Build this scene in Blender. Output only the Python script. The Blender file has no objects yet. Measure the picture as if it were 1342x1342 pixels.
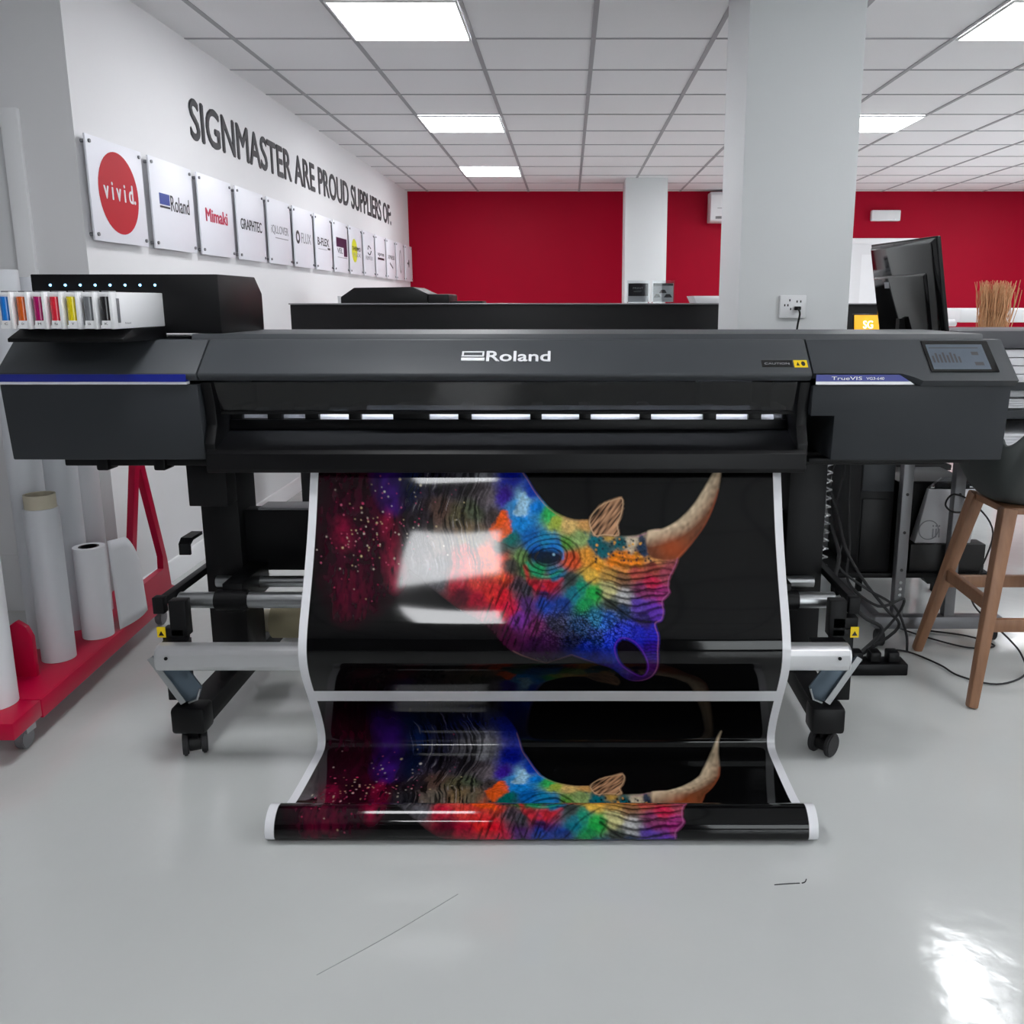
import bpy, bmesh, math, random
import numpy as np
from mathutils import Vector, Matrix
random.seed(7)
SC = bpy.context.scene
COL = SC.collection
R = math.radians
CH = 1.317            # camera height, m
CEIL = 2.61

# ------------------------------------------------------------------ helpers
def lin(c):
    out = []
    for v in c[:3]:
        v = v / 255.0
        out.append(v / 12.92 if v <= .04045 else ((v + .055) / 1.055) ** 2.4)
    return tuple(out)

MATS = {}
def mat(name, rgb, rough=.5, metal=0., coat=0., var=.04, scale=12., bump=0., bscale=80., emit=None, estr=0., trans=0., alpha=None, spec=.5):
    if name in MATS: return MATS[name]
    m = bpy.data.materials.new(name); m.use_nodes = True
    nt = m.node_tree; b = nt.nodes['Principled BSDF']
    c = lin(rgb)
    tc = nt.nodes.new('ShaderNodeTexCoord')
    nz = nt.nodes.new('ShaderNodeTexNoise'); nz.inputs['Scale'].default_value = scale; nz.inputs['Detail'].default_value = 3
    nt.links.new(tc.outputs['Object'], nz.inputs['Vector'])
    mx = nt.nodes.new('ShaderNodeMix'); mx.data_type = 'RGBA'
    mx.inputs[6].default_value = (*[max(0, v * (1 - var)) for v in c], 1)
    mx.inputs[7].default_value = (*[min(1, v * (1 + var)) for v in c], 1)
    nt.links.new(nz.outputs['Fac'], mx.inputs[0])
    nt.links.new(mx.outputs[2], b.inputs['Base Color'])
    b.inputs['Roughness'].default_value = rough
    b.inputs['Metallic'].default_value = metal
    b.inputs['Coat Weight'].default_value = coat
    b.inputs['Specular IOR Level'].default_value = spec
    b.inputs['Transmission Weight'].default_value = trans
    if alpha is not None: b.inputs['Alpha'].default_value = alpha
    if emit:
        b.inputs['Emission Color'].default_value = (*lin(emit), 1)
        b.inputs['Emission Strength'].default_value = estr
    if bump:
        n2 = nt.nodes.new('ShaderNodeTexNoise'); n2.inputs['Scale'].default_value = bscale; n2.inputs['Detail'].default_value = 4
        nt.links.new(tc.outputs['Object'], n2.inputs['Vector'])
        bp = nt.nodes.new('ShaderNodeBump'); bp.inputs['Strength'].default_value = bump; bp.inputs['Distance'].default_value = .002
        nt.links.new(n2.outputs['Fac'], bp.inputs['Height']); nt.links.new(bp.outputs['Normal'], b.inputs['Normal'])
    MATS[name] = m
    return m

def origin(o):
    v = Vector((0, 0, 0))
    while o is not None:
        v += Vector(o.location); o = o.parent
    return v

def tag(o, label=None, cat=None, group=None, kind=None):
    if label: o['label'] = label
    if cat: o['category'] = cat
    if group: o['group'] = group
    if kind: o['kind'] = kind
    return o

def thing(name, loc, label, cat, group=None):
    o = bpy.data.objects.new(name, None); o.location = loc; o.empty_display_size = .05
    COL.objects.link(o)
    return tag(o, label, cat, group)

class MB:
    def __init__(s): s.bm = bmesh.new()
    def _bev(s, vs, w, seg=2):
        es = {e for v in vs for e in v.link_edges}
        es = [e for e in es if len(e.link_faces) == 2 and e.calc_face_angle(0) > .35]
        if w > 0 and es: bmesh.ops.bevel(s.bm, geom=es, offset=w, segments=seg, affect='EDGES', profile=.5, clamp_overlap=True)
    def prism(s, pts, axis, a0, a1, bev=0, seg=2):
        def P(u, v, a): return (a, u, v) if axis == 'X' else ((u, a, v) if axis == 'Y' else (u, v, a))
        A = [s.bm.verts.new(P(u, v, a0)) for u, v in pts]
        B = [s.bm.verts.new(P(u, v, a1)) for u, v in pts]
        n = len(pts); fs = []
        fs.append(s.bm.faces.new(A)); fs.append(s.bm.faces.new(B[::-1]))
        for i in range(n): fs.append(s.bm.faces.new((A[i], B[i], B[(i + 1) % n], A[(i + 1) % n])))
        bmesh.ops.recalc_face_normals(s.bm, faces=fs)
        s._bev(A + B, bev, seg); return s
    def box(s, x0, x1, y0, y1, z0, z1, bev=0, seg=2):
        return s.prism([(x0, y0), (x1, y0), (x1, y1), (x0, y1)], 'Z', z0, z1, bev, seg)
    def hexa(s, c, bev=0):       # 8 corners: bottom 4 then top 4
        V = [s.bm.verts.new(p) for p in c]
        fs = [s.bm.faces.new([V[i] for i in f]) for f in ((3, 2, 1, 0), (4, 5, 6, 7), (0, 1, 5, 4), (1, 2, 6, 5), (2, 3, 7, 6), (3, 0, 4, 7))]
        bmesh.ops.recalc_face_normals(s.bm, faces=fs)
        s._bev(V, bev); return s
    def bar(s, p0, p1, w, h, up=(0, 0, 1), bev=0, w1=None, h1=None):
        p0 = Vector(p0); p1 = Vector(p1); d = (p1 - p0).normalized()
        a = d.cross(Vector(up))
        if a.length < 1e-4: a = d.cross(Vector((1, 0, 0)))
        a.normalize(); b = a.cross(d).normalized()
        w1 = w if w1 is None else w1; h1 = h if h1 is None else h1
        c = []
        for p, ww, hh in ((p0, w, h), (p1, w1, h1)):
            for i, j in ((-1, -1), (1, -1), (1, 1), (-1, 1)): c.append(tuple(p + a * i * ww / 2 + b * j * hh / 2))
        return s.hexa(c, bev)
    def cyl(s, p0, p1, r0, r1=None, n=32, cap=True, bev=0):
        r1 = r0 if r1 is None else r1
        p0 = Vector(p0); p1 = Vector(p1); d = (p1 - p0).normalized()
        a = d.orthogonal().normalized(); b = d.cross(a)
        A = []; B = []
        for i in range(n):
            t = 2 * math.pi * i / n; q = a * math.cos(t) + b * math.sin(t)
            A.append(s.bm.verts.new(p0 + q * r0)); B.append(s.bm.verts.new(p1 + q * r1))
        fs = [s.bm.faces.new((A[i], A[(i + 1) % n], B[(i + 1) % n], B[i])) for i in range(n)]
        if cap: fs += [s.bm.faces.new(A[::-1]), s.bm.faces.new(B)]
        if cap: bmesh.ops.recalc_face_normals(s.bm, faces=fs)
        if bev:
            es = [e for v in A + B for e in v.link_edges if len(e.link_faces) == 2 and e.calc_face_angle(0) > .8]
            bmesh.ops.bevel(s.bm, geom=list(set(es)), offset=bev, segments=2, affect='EDGES', clamp_overlap=True)
        return s
    def ring(s, p0, p1, ro, ri, n=40):   # hollow tube with wall
        p0 = Vector(p0); p1 = Vector(p1); d = (p1 - p0).normalized(); a = d.orthogonal().normalized(); b = d.cross(a)
        L = []
        for p, r in ((p0, ro), (p1, ro), (p1, ri), (p0, ri)):
            L.append([s.bm.verts.new(p + (a * math.cos(2 * math.pi * i / n) + b * math.sin(2 * math.pi * i / n)) * r) for i in range(n)])
        fs = []
        for k in range(4):
            A = L[k]; B = L[(k + 1) % 4]
            for i in range(n): fs.append(s.bm.faces.new((A[i], A[(i + 1) % n], B[(i + 1) % n], B[i])))
        bmesh.ops.recalc_face_normals(s.bm, faces=fs); return s
    def tube(s, pts, r, n=10, smooth=6, taper=None):
        P = [Vector(p) for p in pts]
        if smooth and len(P) > 2:
            Q = [P[0]] + P + [P[-1]]; out = []
            for i in range(len(P) - 1):
                a, b, c, d = Q[i:i + 4]
                for k in range(smooth):
                    t = k / smooth
                    out.append(.5 * ((2 * b) + (c - a) * t + (2 * a - 5 * b + 4 * c - d) * t * t + (3 * b - a - 3 * c + d) * t ** 3))
            out.append(P[-1]); P = out
        rings = []; ref = None
        for i, p in enumerate(P):
            d = (P[min(i + 1, len(P) - 1)] - P[max(i - 1, 0)])
            if d.length < 1e-7: d = Vector((0, 0, 1))
            d.normalize()
            a = d.orthogonal().normalized() if ref is None else (ref - d * ref.dot(d))
            if a.length < 1e-5: a = d.orthogonal()
            a.normalize(); ref = a; b = d.cross(a)
            rr = r if taper is None else r + (taper - r) * i / (len(P) - 1)
            rings.append([s.bm.verts.new(p + (a * math.cos(2 * math.pi * k / n) + b * math.sin(2 * math.pi * k / n)) * rr) for k in range(n)])
        for A, B in zip(rings, rings[1:]):
            for k in range(n): s.bm.faces.new((A[k], A[(k + 1) % n], B[(k + 1) % n], B[k]))
        s.bm.faces.new(rings[0][::-1]); s.bm.faces.new(rings[-1]); return s
    def quad(s, a, b, c, d):
        s.bm.faces.new([s.bm.verts.new(p) for p in (a, b, c, d)]); return s
    def build(s, name, m, parent=None, label=None, recalc=True):
        me = bpy.data.meshes.new(name)
        if recalc: bmesh.ops.recalc_face_normals(s.bm, faces=s.bm.faces[:])
        s.bm.to_mesh(me); s.bm.free()
        me.polygons.foreach_set('use_smooth', [True] * len(me.polygons))
        try: me.set_sharp_from_angle(angle=R(32))
        except Exception: pass
        o = bpy.data.objects.new(name, me); COL.objects.link(o)
        me.materials.append(m)
        if parent is not None:
            o.parent = parent; me.transform(Matrix.Translation(-origin(parent)))
        else:
            c = Vector((0, 0, 0)); bb = [Vector(v) for v in o.bound_box]
            c = Vector((sum(v.x for v in bb) / 8, sum(v.y for v in bb) / 8, min(v.z for v in bb)))
            me.transform(Matrix.Translation(-c)); o.location = c
        if label: o['label'] = label
        return o

def struct(name, mb, m, parent=None):
    o = mb.build(name, m, parent)
    o['kind'] = 'structure'
    return o

def text(name, body, org, xd, yd, width, height, m, parent, ext=.0006, bold=0., label=None, spacing=1.0, keep=False):
    """lettering as a mesh: lower-left corner org, along xd, up yd, fitted in width x height"""
    cu = bpy.data.curves.new(name, 'FONT'); cu.body = body; cu.size = 1; cu.extrude = .5; cu.resolution_u = 4
    cu.space_character = spacing
    t = bpy.data.objects.new(name, cu); COL.objects.link(t)
    bpy.context.view_layer.update()
    dg = bpy.context.evaluated_depsgraph_get()
    me = bpy.data.meshes.new_from_object(t.evaluated_get(dg))
    bpy.data.objects.remove(t); bpy.data.curves.remove(cu)
    xs = [v.co.x for v in me.vertices]; ys = [v.co.y for v in me.vertices]
    x0, x1, y0, y1 = min(xs), max(xs), min(ys), max(ys)
    sx = width / (x1 - x0); sy = height / (y1 - y0) if height else sx
    X = Vector(xd).normalized(); Y = Vector(yd).normalized(); Z = X.cross(Y)
    po = origin(parent) if parent else Vector((0, 0, 0)); og = Vector(org) - po
    for v in me.vertices:
        v.co = og + X * (v.co.x - x0) * sx + Y * (v.co.y - y0) * sy + Z * (v.co.z + .5) * ext
    if bold:          # heavier weight: the outline struck again a hair to each side
        bt = bmesh.new()
        for dx_, dy_ in ((0, 0), (bold, 0), (-bold, 0), (0, bold * .7), (0, -bold * .7)):
            b0_ = bmesh.new(); b0_.from_mesh(me); b0_.transform(Matrix.Translation(X * dx_ * sy + Y * dy_ * sy + Z * ext * .02 * dx_))
            tmp = bpy.data.meshes.new('tmp'); b0_.to_mesh(tmp); b0_.free(); bt.from_mesh(tmp); bpy.data.meshes.remove(tmp)
        bt.to_mesh(me); bt.free()
    me.materials.clear(); me.materials.append(m)
    o = bpy.data.objects.new(name, me); COL.objects.link(o)
    if parent: o.parent = parent
    if label: o['label'] = label
    return o

# ------------------------------------------------------------------ camera
th = math.atan2(235, 1143)
cd = bpy.data.cameras.new('camera'); cam = bpy.data.objects.new('camera', cd); COL.objects.link(cam)
cam.location = (0, 0, CH); cam.rotation_euler = (math.pi / 2 - th, 0, 0)
cd.sensor_width = 36; cd.sensor_fit = 'HORIZONTAL'; cd.lens = 1143 / 1342 * 36
cd.shift_x = -(745 - 671) / 1342; cd.shift_y = -(671 - 631) / 1342
cd.clip_start = .02; cd.clip_end = 100
SC.camera = cam

# ------------------------------------------------------------------ materials
M = {}
M['wall'] = mat('wall_paint', (226, 225, 227), .62, var=.015, scale=3, bump=.15, bscale=260)
M['pillar'] = mat('pillar_paint', (218, 220, 221), .6, var=.015, scale=3, bump=.15, bscale=260)
M['red'] = mat('crimson_paint', (160, 0, 36), .55, spec=.12, var=.04, scale=2.5, bump=.08, bscale=200)
M['trim'] = mat('trim_gloss', (236, 236, 238), .3, var=.01)
M['door'] = mat('door_white', (222, 222, 224), .4, var=.01)
M['tile'] = mat('ceiling_tile', (234, 233, 234), .85, var=.03, scale=150, bump=.5, bscale=350)
M['tbar'] = mat('ceiling_grid_metal', (160, 160, 163), .6, var=.01)
M['panel'] = mat('lamp_diffuser', (255, 255, 255), .5, emit=(250, 252, 255), estr=9.0, var=0)
M['lampframe'] = mat('lamp_frame', (235, 235, 235), .5, var=0)
M['char'] = mat('charcoal_plastic', (60, 63, 67), .5, spec=.4, var=.03, scale=5, bump=.12, bscale=900)
M['charf'] = mat('charcoal_front_plastic', (45, 48, 52), .5, spec=.35, var=.03, scale=5, bump=.12, bscale=900)
M['black'] = mat('black_plastic', (9, 9, 11), .42, spec=.25, var=.08, bump=.1, bscale=700)
M['blackm'] = mat('black_metal', (13, 13, 15), .5, spec=.25, var=.08)
M['dark'] = mat('dark_interior', (7, 7, 8), .55, spec=.2)
M['gloss'] = mat('black_gloss', (10, 10, 11), .08, coat=.5)
M['blue'] = mat('blue_stripe', (28, 40, 140), .3)
M['white'] = mat('white_plastic', (232, 232, 234), .38, var=.02)
M['silver'] = mat('brushed_aluminium', (205, 205, 207), .38, metal=.75, var=.03)
M['steel'] = mat('steel_tube', (170, 172, 174), .3, metal=.9, var=.03)
M['bracket'] = mat('blue_grey_bracket', (92, 106, 118), .35, metal=.5)
M['paper'] = mat('white_paper', (222, 222, 226), .55, var=.02, bump=.05)
M['paper2'] = mat('pearl_film', (205, 207, 212), .4, var=.03, scale=4)
M['core'] = mat('cardboard_core', (188, 180, 160), .8, var=.06)
M['kraft'] = mat('kraft_paper', (178, 168, 138), .7, var=.05)
M['cart'] = mat('red_trolley_paint', (186, 4, 56), .32, spec=.3, var=.03)
M['yellow'] = mat('yellow_label', (240, 205, 10), .5)
M['ink'] = mat('print_black', (20, 20, 22), .5)
M['rubber'] = mat('rubber', (34, 34, 36), .7)
M['logo_white'] = mat('logo_white', (240, 240, 243), .3)
M['led'] = mat('blue_led', (120, 200, 255), .4, emit=(130, 205, 255), estr=1.6)
M['screen'] = mat('touchscreen_glass', (84, 92, 102), .2, emit=(100, 112, 124), estr=.05, var=.06, scale=30)
M['greym'] = mat('grey_metal', (128, 128, 132), .4, metal=.4)
M['logo_grey'] = mat('vinyl_charcoal', (58, 58, 62), .6)

# floor: pale epoxy with a soft ripple in its gloss
m = bpy.data.materials.new('epoxy_floor'); m.use_nodes = True; nt = m.node_tree; b = nt.nodes['Principled BSDF']
tc = nt.nodes.new('ShaderNodeTexCoord')
n1 = nt.nodes.new('ShaderNodeTexNoise'); n1.inputs['Scale'].default_value = .9; n1.inputs['Detail'].default_value = 5
n2 = nt.nodes.new('ShaderNodeTexNoise'); n2.inputs['Scale'].default_value = 3.2; n2.inputs['Detail'].default_value = 3
n3 = nt.nodes.new('ShaderNodeTexNoise'); n3.inputs['Scale'].default_value = 16; n3.inputs['Detail'].default_value = 3
for n in (n1, n2, n3): nt.links.new(tc.outputs['Object'], n.inputs['Vector'])
cr = nt.nodes.new('ShaderNodeValToRGB'); cr.color_ramp.elements[0].position = .3; cr.color_ramp.elements[1].position = .7
cr.color_ramp.elements[0].color = (*lin((190, 192, 191)), 1); cr.color_ramp.elements[1].color = (*lin((200, 202, 200)), 1)
nt.links.new(n1.outputs['Fac'], cr.inputs[0]); nt.links.new(cr.outputs[0], b.inputs['Base Color'])
mr = nt.nodes.new('ShaderNodeMapRange'); mr.inputs['To Min'].default_value = .07; mr.inputs['To Max'].default_value = .17
nt.links.new(n2.outputs['Fac'], mr.inputs['Value']); nt.links.new(mr.outputs[0], b.inputs['Roughness'])
ad = nt.nodes.new('ShaderNodeMath'); ad.operation = 'MULTIPLY_ADD'; ad.inputs[1].default_value = .22
nt.links.new(n3.outputs['Fac'], ad.inputs[0]); nt.links.new(n2.outputs['Fac'], ad.inputs[2])
bp = nt.nodes.new('ShaderNodeBump'); bp.inputs['Strength'].default_value = .35; bp.inputs['Distance'].default_value = .012
nt.links.new(ad.outputs[0], bp.inputs['Height']); nt.links.new(bp.outputs['Normal'], b.inputs['Normal'])
M['floor'] = m

# tinted glass
def glass(name, tint, mixf):
    m = bpy.data.materials.new(name); m.use_nodes = True; nt = m.node_tree
    nt.nodes.remove(nt.nodes['Principled BSDF'])
    out = nt.nodes['Material Output']
    t = nt.nodes.new('ShaderNodeBsdfTransparent'); t.inputs[0].default_value = (*tint, 1)
    g = nt.nodes.new('ShaderNodeBsdfGlossy'); g.inputs['Roughness'].default_value = .03; g.inputs[0].default_value = (.9, .9, .9, 1)
    fr = nt.nodes.new('ShaderNodeFresnel'); fr.inputs[0].default_value = mixf
    mx = nt.nodes.new('ShaderNodeMixShader')
    nt.links.new(fr.outputs[0], mx.inputs[0]); nt.links.new(t.outputs[0], mx.inputs[1]); nt.links.new(g.outputs[0], mx.inputs[2])
    nt.links.new(mx.outputs[0], out.inputs[0]); return m
M['tint'] = glass('smoked_glass', (.22, .23, .24), 1.5)
M['clear'] = glass('window_glass', (.96, .98, .98), 1.45)
M['acryl'] = glass('clear_acrylic', (.9, .92, .93), 1.45)

# ------------------------------------------------------------------ room
XR_, XL_, YB, YR, YC = 5.9, -4.2, 10.87, -4.0, 3.59
WL = -1.92
struct('floor', MB().box(XL_ - .2, XR_ + .2, YR - .2, YB + .2, -.1, 0), M['floor'])
def wall_with_holes(u0, u1, holes, place):
    """wall from u0..u1 x 0..CEIL with rectangular holes (a0,a1,z0,z1); place(mb,a0,a1,z0,z1)"""
    mb = MB(); cur = u0
    for a0, a1, z0, z1 in sorted(holes):
        if a0 > cur: place(mb, cur, a0, 0, CEIL)
        if z0 > 0: place(mb, a0, a1, 0, z0)
        if z1 < CEIL: place(mb, a0, a1, z1, CEIL)
        cur = a1
    if cur < u1: place(mb, cur, u1, 0, CEIL)
    return mb
# ceiling: tile field with openings for lamps, T-bar grid just below
def lamp_cols(): return (-4.075 + 0, -1.075, 1.925, 4.925)
LAMPS = []
for cx in (-1.075, 1.925, 4.925):
    for fy in (-.08, 2.32, 4.72, 7.12, 9.52):
        LAMPS.append((cx, fy))
struct('ceiling', MB().box(XL_ - .2, XR_ + .2, YR - .2, YB + .2, CEIL, CEIL + .1), M['tile'])
g = MB()
k = 0
x = .125 - .6 * 7
while x < XR_:
    y0 = YR
    if x < WL: g.box(x - .012, x + .012, YR, YC, CEIL - .004, CEIL)
    else: g.box(x - .012, x + .012, YR, YB, CEIL - .004, CEIL)
    x += .6
y = 4.72 - .6 * 14
while y < YB:
    g.box((XL_ if y < YC else WL), XR_, y - .008, y + .008, CEIL - .0036, CEIL)
    y += .6
struct('trim_1', g, M['tbar'])

struct('wall_back', MB().box(WL - .1, XR_ + .1, YB, YB + .15, 0, CEIL), M['red'])
struct('wall_left', MB().prism([(WL - .12, YC), (WL, YC), (WL, YB), (WL - .12, YB)], 'Z', 0, CEIL), M['wall'])
# recess wall facing the camera on the left, with a door opening
D1 = (-3.02, -2.17, 0, 2.0)
struct('wall_front_left', wall_with_holes(XL_, WL - .12, [D1], lambda mb, a, b_, z0, z1: mb.box(a, b_, YC, YC + .12, z0, z1)), M['wall'])
struct('wall_far_left', MB().box(XL_ - .12, XL_, YR, YC + .12, 0, CEIL), M['wall'])
RW = [(4.6, 6.6, .5, 2.35), (7.2, 10.3, .5, 2.35)]
struct('wall_right', wall_with_holes(YR, YB, RW, lambda mb, a, b_, z0, z1: mb.box(XR_, XR_ + .12, a, b_, z0, z1)), M['wall'])
FW = [(1.2, 4.6, .3, 2.35)]
struct('wall_rear', wall_with_holes(XL_, XR_, FW, lambda mb, a, b_, z0, z1: mb.box(a, b_, YR - .12, YR, z0, z1)), mat('rear_wall_grey', (78, 78, 82), .6))
n = 0
for (a, b_, z0, z1), ax in [(w, 'x') for w in RW] + [(w, 'y') for w in FW]:
    n += 1
    root = bpy.data.objects.new('window_%d' % n, None); COL.objects.link(root); root['kind'] = 'structure'
    f = MB(); p = MB(); t = .05
    if ax == 'x':
        root.location = (XR_ + .05, (a + b_) / 2, z0)
        for q in ((a, b_, z0, z0 + t), (a, b_, z1 - t, z1), (a, a + t, z0, z1), (b_ - t, b_, z0, z1), ((a + b_) / 2 - t / 2, (a + b_) / 2 + t / 2, z0, z1)):
            f.box(XR_ + .02, XR_ + .08, *q)
        p.box(XR_ + .045, XR_ + .051, a + t, b_ - t, z0 + t, z1 - t)
    else:
        root.location = ((a + b_) / 2, YR - .05, z0)
        for q in ((a, b_, z0, z0 + t), (a, b_, z1 - t, z1), (a, a + t, z0, z1), (b_ - t, b_, z0, z1), ((a + b_) / 2 - t / 2, (a + b_) / 2 + t / 2, z0, z1)):
            f.box(q[0], q[1], YR - .08, YR - .02, q[2], q[3])
        p.box(a + t, b_ - t, YR - .051, YR - .045, z0 + t, z1 - t)
    f.build('window_frame', M['trim'], root); p.build('window_pane', M['clear'], root)

# baseboards
def baseb(pts): return pts
bb = MB().prism([(WL, 0), (WL + .016, 0), (WL + .016, .085), (WL + .008, .098), (WL, .1)], 'Y', YC, YB)
struct('baseboard_left', bb, M['trim'])
struct('baseboard_back', MB().box(WL + .02, XR_, YB - .016, YB, 0, .1), M['trim'])

# pillars
struct('wall_pillar_near', MB().box(.70, 1.156, 3.67, 4.15, 0, CEIL, bev=.004), M['pillar'])
struct('wall_pillar_far', MB().box(.607, 1.055, 9.70, 10.15, 0, CEIL, bev=.004), M['pillar'])

# doors
def door(num, x0, x1, y, z1, glassy, out=-1):
    r = bpy.data.objects.new('door_%d' % num, None); COL.objects.link(r); r['kind'] = 'structure'
    r.location = ((x0 + x1) / 2, y, 0)
    f = MB(); w = .07
    f.box(x0 - w, x0, y - .022, y - .001, 0, z1 + w, .004); f.box(x1, x1 + w, y - .022, y - .001, 0, z1 + w, .004); f.box(x0, x1, y - .022, y - .001, z1, z1 + w, .004)
    f.build('door_frame', M['trim'], r)
    l = MB(); s = .12
    yy = (y - .012, y - .001) if glassy else (y + .02, y + .06)
    l.box(x0, x0 + s, *yy, 0, z1); l.box(x1 - s, x1, *yy, 0, z1); l.box(x0 + s, x1 - s, *yy, z1 - s, z1); l.box(x0 + s, x1 - s, *yy, 0, .25); l.box(x0 + s, x1 - s, *yy, .95, 1.05)
    l.build('door_leaf', M['door'], r)
    q = MB(); q.box(x0 + s, x1 - s, yy[0] + .004, yy[1], .25, .95); q.box(x0 + s, x1 - s, yy[0] + .004, yy[1], 1.05, z1 - s)
    q.build('door_panel', M['white'] if glassy else M['door'], r)
    h = MB(); h.cyl((x0 + .06, yy[0], 1.0), (x0 + .06, yy[0] - .04, 1.0), .009, n=12); h.cyl((x0 + .06, yy[0] - .04, 1.0), (x0 + .17, yy[0] - .04, 1.0), .008, n=12)
    h.build('door_handle', M['steel'], r)
    return r
door(1, -3.02, -2.19, YC, 1.98, False)
door(2, 3.42, 4.24, YB, 2.0, True)
struct('trim_2', MB().box(D1[0], D1[1], YC + .1, YC + .118, 0, 2.0), M['door'])

# ceiling lamps
proto = None
for i, (cx, fy) in enumerate(LAMPS):
    c = (cx + .3, fy - .3, CEIL - .012)
    vis = {(-1.075, 4.72): 'big square ceiling light panel at the top edge, left of centre', (-1.075, 7.12): 'square ceiling light panel, middle one of the left row',
           (-1.075, 9.52): 'square ceiling light panel nearest the crimson wall', (1.925, 4.72): 'bright ceiling light panel in the top right corner',
           (1.925, 7.12): 'ceiling light panel right of the near white pillar'}
    if (cx, fy) not in vis and fy > 5 and cx > 0: lab = 'ceiling light panel far to the right beyond the frame'
    lab = vis.get((cx, fy), 'square ceiling light panel outside the photograph, overhead or behind the viewer')
    t = thing('ceiling_light', c, lab, 'light', 'square light panels set in the tiled ceiling')
    if proto is None:
        f = MB(); s = .29
        f.box(c[0] - s, c[0] + s, c[1] - s, c[1] - s + .01, c[2] - .004, c[2] + .006); f.box(c[0] - s, c[0] + s, c[1] + s - .01, c[1] + s, c[2] - .004, c[2] + .006)
        f.box(c[0] - s, c[0] - s + .01, c[1] - s + .01, c[1] + s - .01, c[2] - .004, c[2] + .006); f.box(c[0] + s - .01, c[0] + s, c[1] - s + .01, c[1] + s - .01, c[2] - .004, c[2] + .006)
        fr = f.build('lamp_frame', M['lampframe'], t)
        df = MB().box(c[0] - s + .01, c[0] + s - .01, c[1] - s + .01, c[1] + s - .01, c[2] - .002, c[2] + .004).build('diffuser', M['panel'], t)
        proto = (fr, df)
    else:
        for p in proto:
            q = p.copy(); COL.objects.link(q); q.parent = t

# ------------------------------------------------------------------ wall lettering and logo panels
FX = WL
XD, YD = (0, 1, 0), (0, 0, 1)       # reading direction on the left wall seen from inside: towards +Y
wt = thing('wall_lettering', (FX + .002, 7.2, 2.135), 'long line of dark grey capital letters on the white wall above the logo panels', 'lettering')
full = text('lettering_word', 'SIGNMASTER ARE PROUD SUPPLIERS OF:', (FX + .001, 4.70, 2.135), XD, YD, 5.10, .195, M['logo_grey'], wt, ext=.002, bold=.03)
bpy.context.view_layer.update()
def islands(o, gap):
    me_ = o.data; ys_ = sorted((min(me_.vertices[v].co.y for v in p.vertices), max(me_.vertices[v].co.y for v in p.vertices)) for p in me_.polygons)
    cuts = []; cur = ys_[0][1]
    for a_, b_ in ys_:
        if a_ - cur > gap: cuts.append((a_ + cur) / 2)
        cur = max(cur, b_)
    return cuts
cuts = [-1e9] + islands(full, .035) + [1e9]
for a_, b_ in zip(cuts, cuts[1:]):
    bmw = bmesh.new(); bmw.from_mesh(full.data)
    bmesh.ops.delete(bmw, geom=[f for f in bmw.faces if not (a_ < f.calc_center_median().y < b_)], context='FACES')
    mw = bpy.data.meshes.new('lettering_word'); bmw.to_mesh(mw); bmw.free(); mw.materials.append(M['logo_grey'])
    ow = bpy.data.objects.new('lettering_word', mw); COL.objects.link(ow); ow.parent = wt
bpy.data.objects.remove(full)
M['vivid'] = mat('logo_red', (182, 12, 34), .5, spec=.3); M['lblue'] = mat('logo_blue', (40, 66, 150), .4)
M['lmag'] = mat('logo_crimson', (200, 20, 70), .4); M['lgrey'] = mat('logo_grey', (150, 150, 156), .5); M['lpurp'] = mat('logo_plum', (58, 26, 62), .4)
M['lyel'] = mat('logo_yellow', (214, 214, 40), .5); M['lblk'] = mat('logo_black', (40, 38, 44), .5)
M['sign'] = mat('panel_white', (232, 232, 240), .4, var=.01)
labs = ['white panel with a big red disc with white lettering, nearest of the row', 'white panel with a blue square logo, second in the row', 'white panel with slanted crimson lettering',
        'white panel with blocky dark technical lettering', 'white panel with thin grey wordmark between the blocky dark and the ring logo panels', 'white panel with a small ring logo and pale lettering',
        'white panel with short dark wordmark and a dash below', 'white panel with a dark plum rectangle', 'white panel with a yellow disc behind dark lettering', 'white panel with two curved arrows over a small wordmark',
        'white panel with a small three-line dark wordmark', 'white panel with grey letters and a dark slanted bar', 'white panel with a tall tilted grey oval, second from the crimson wall', 'white panel with a small dark mark, nearest the crimson wall']
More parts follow.
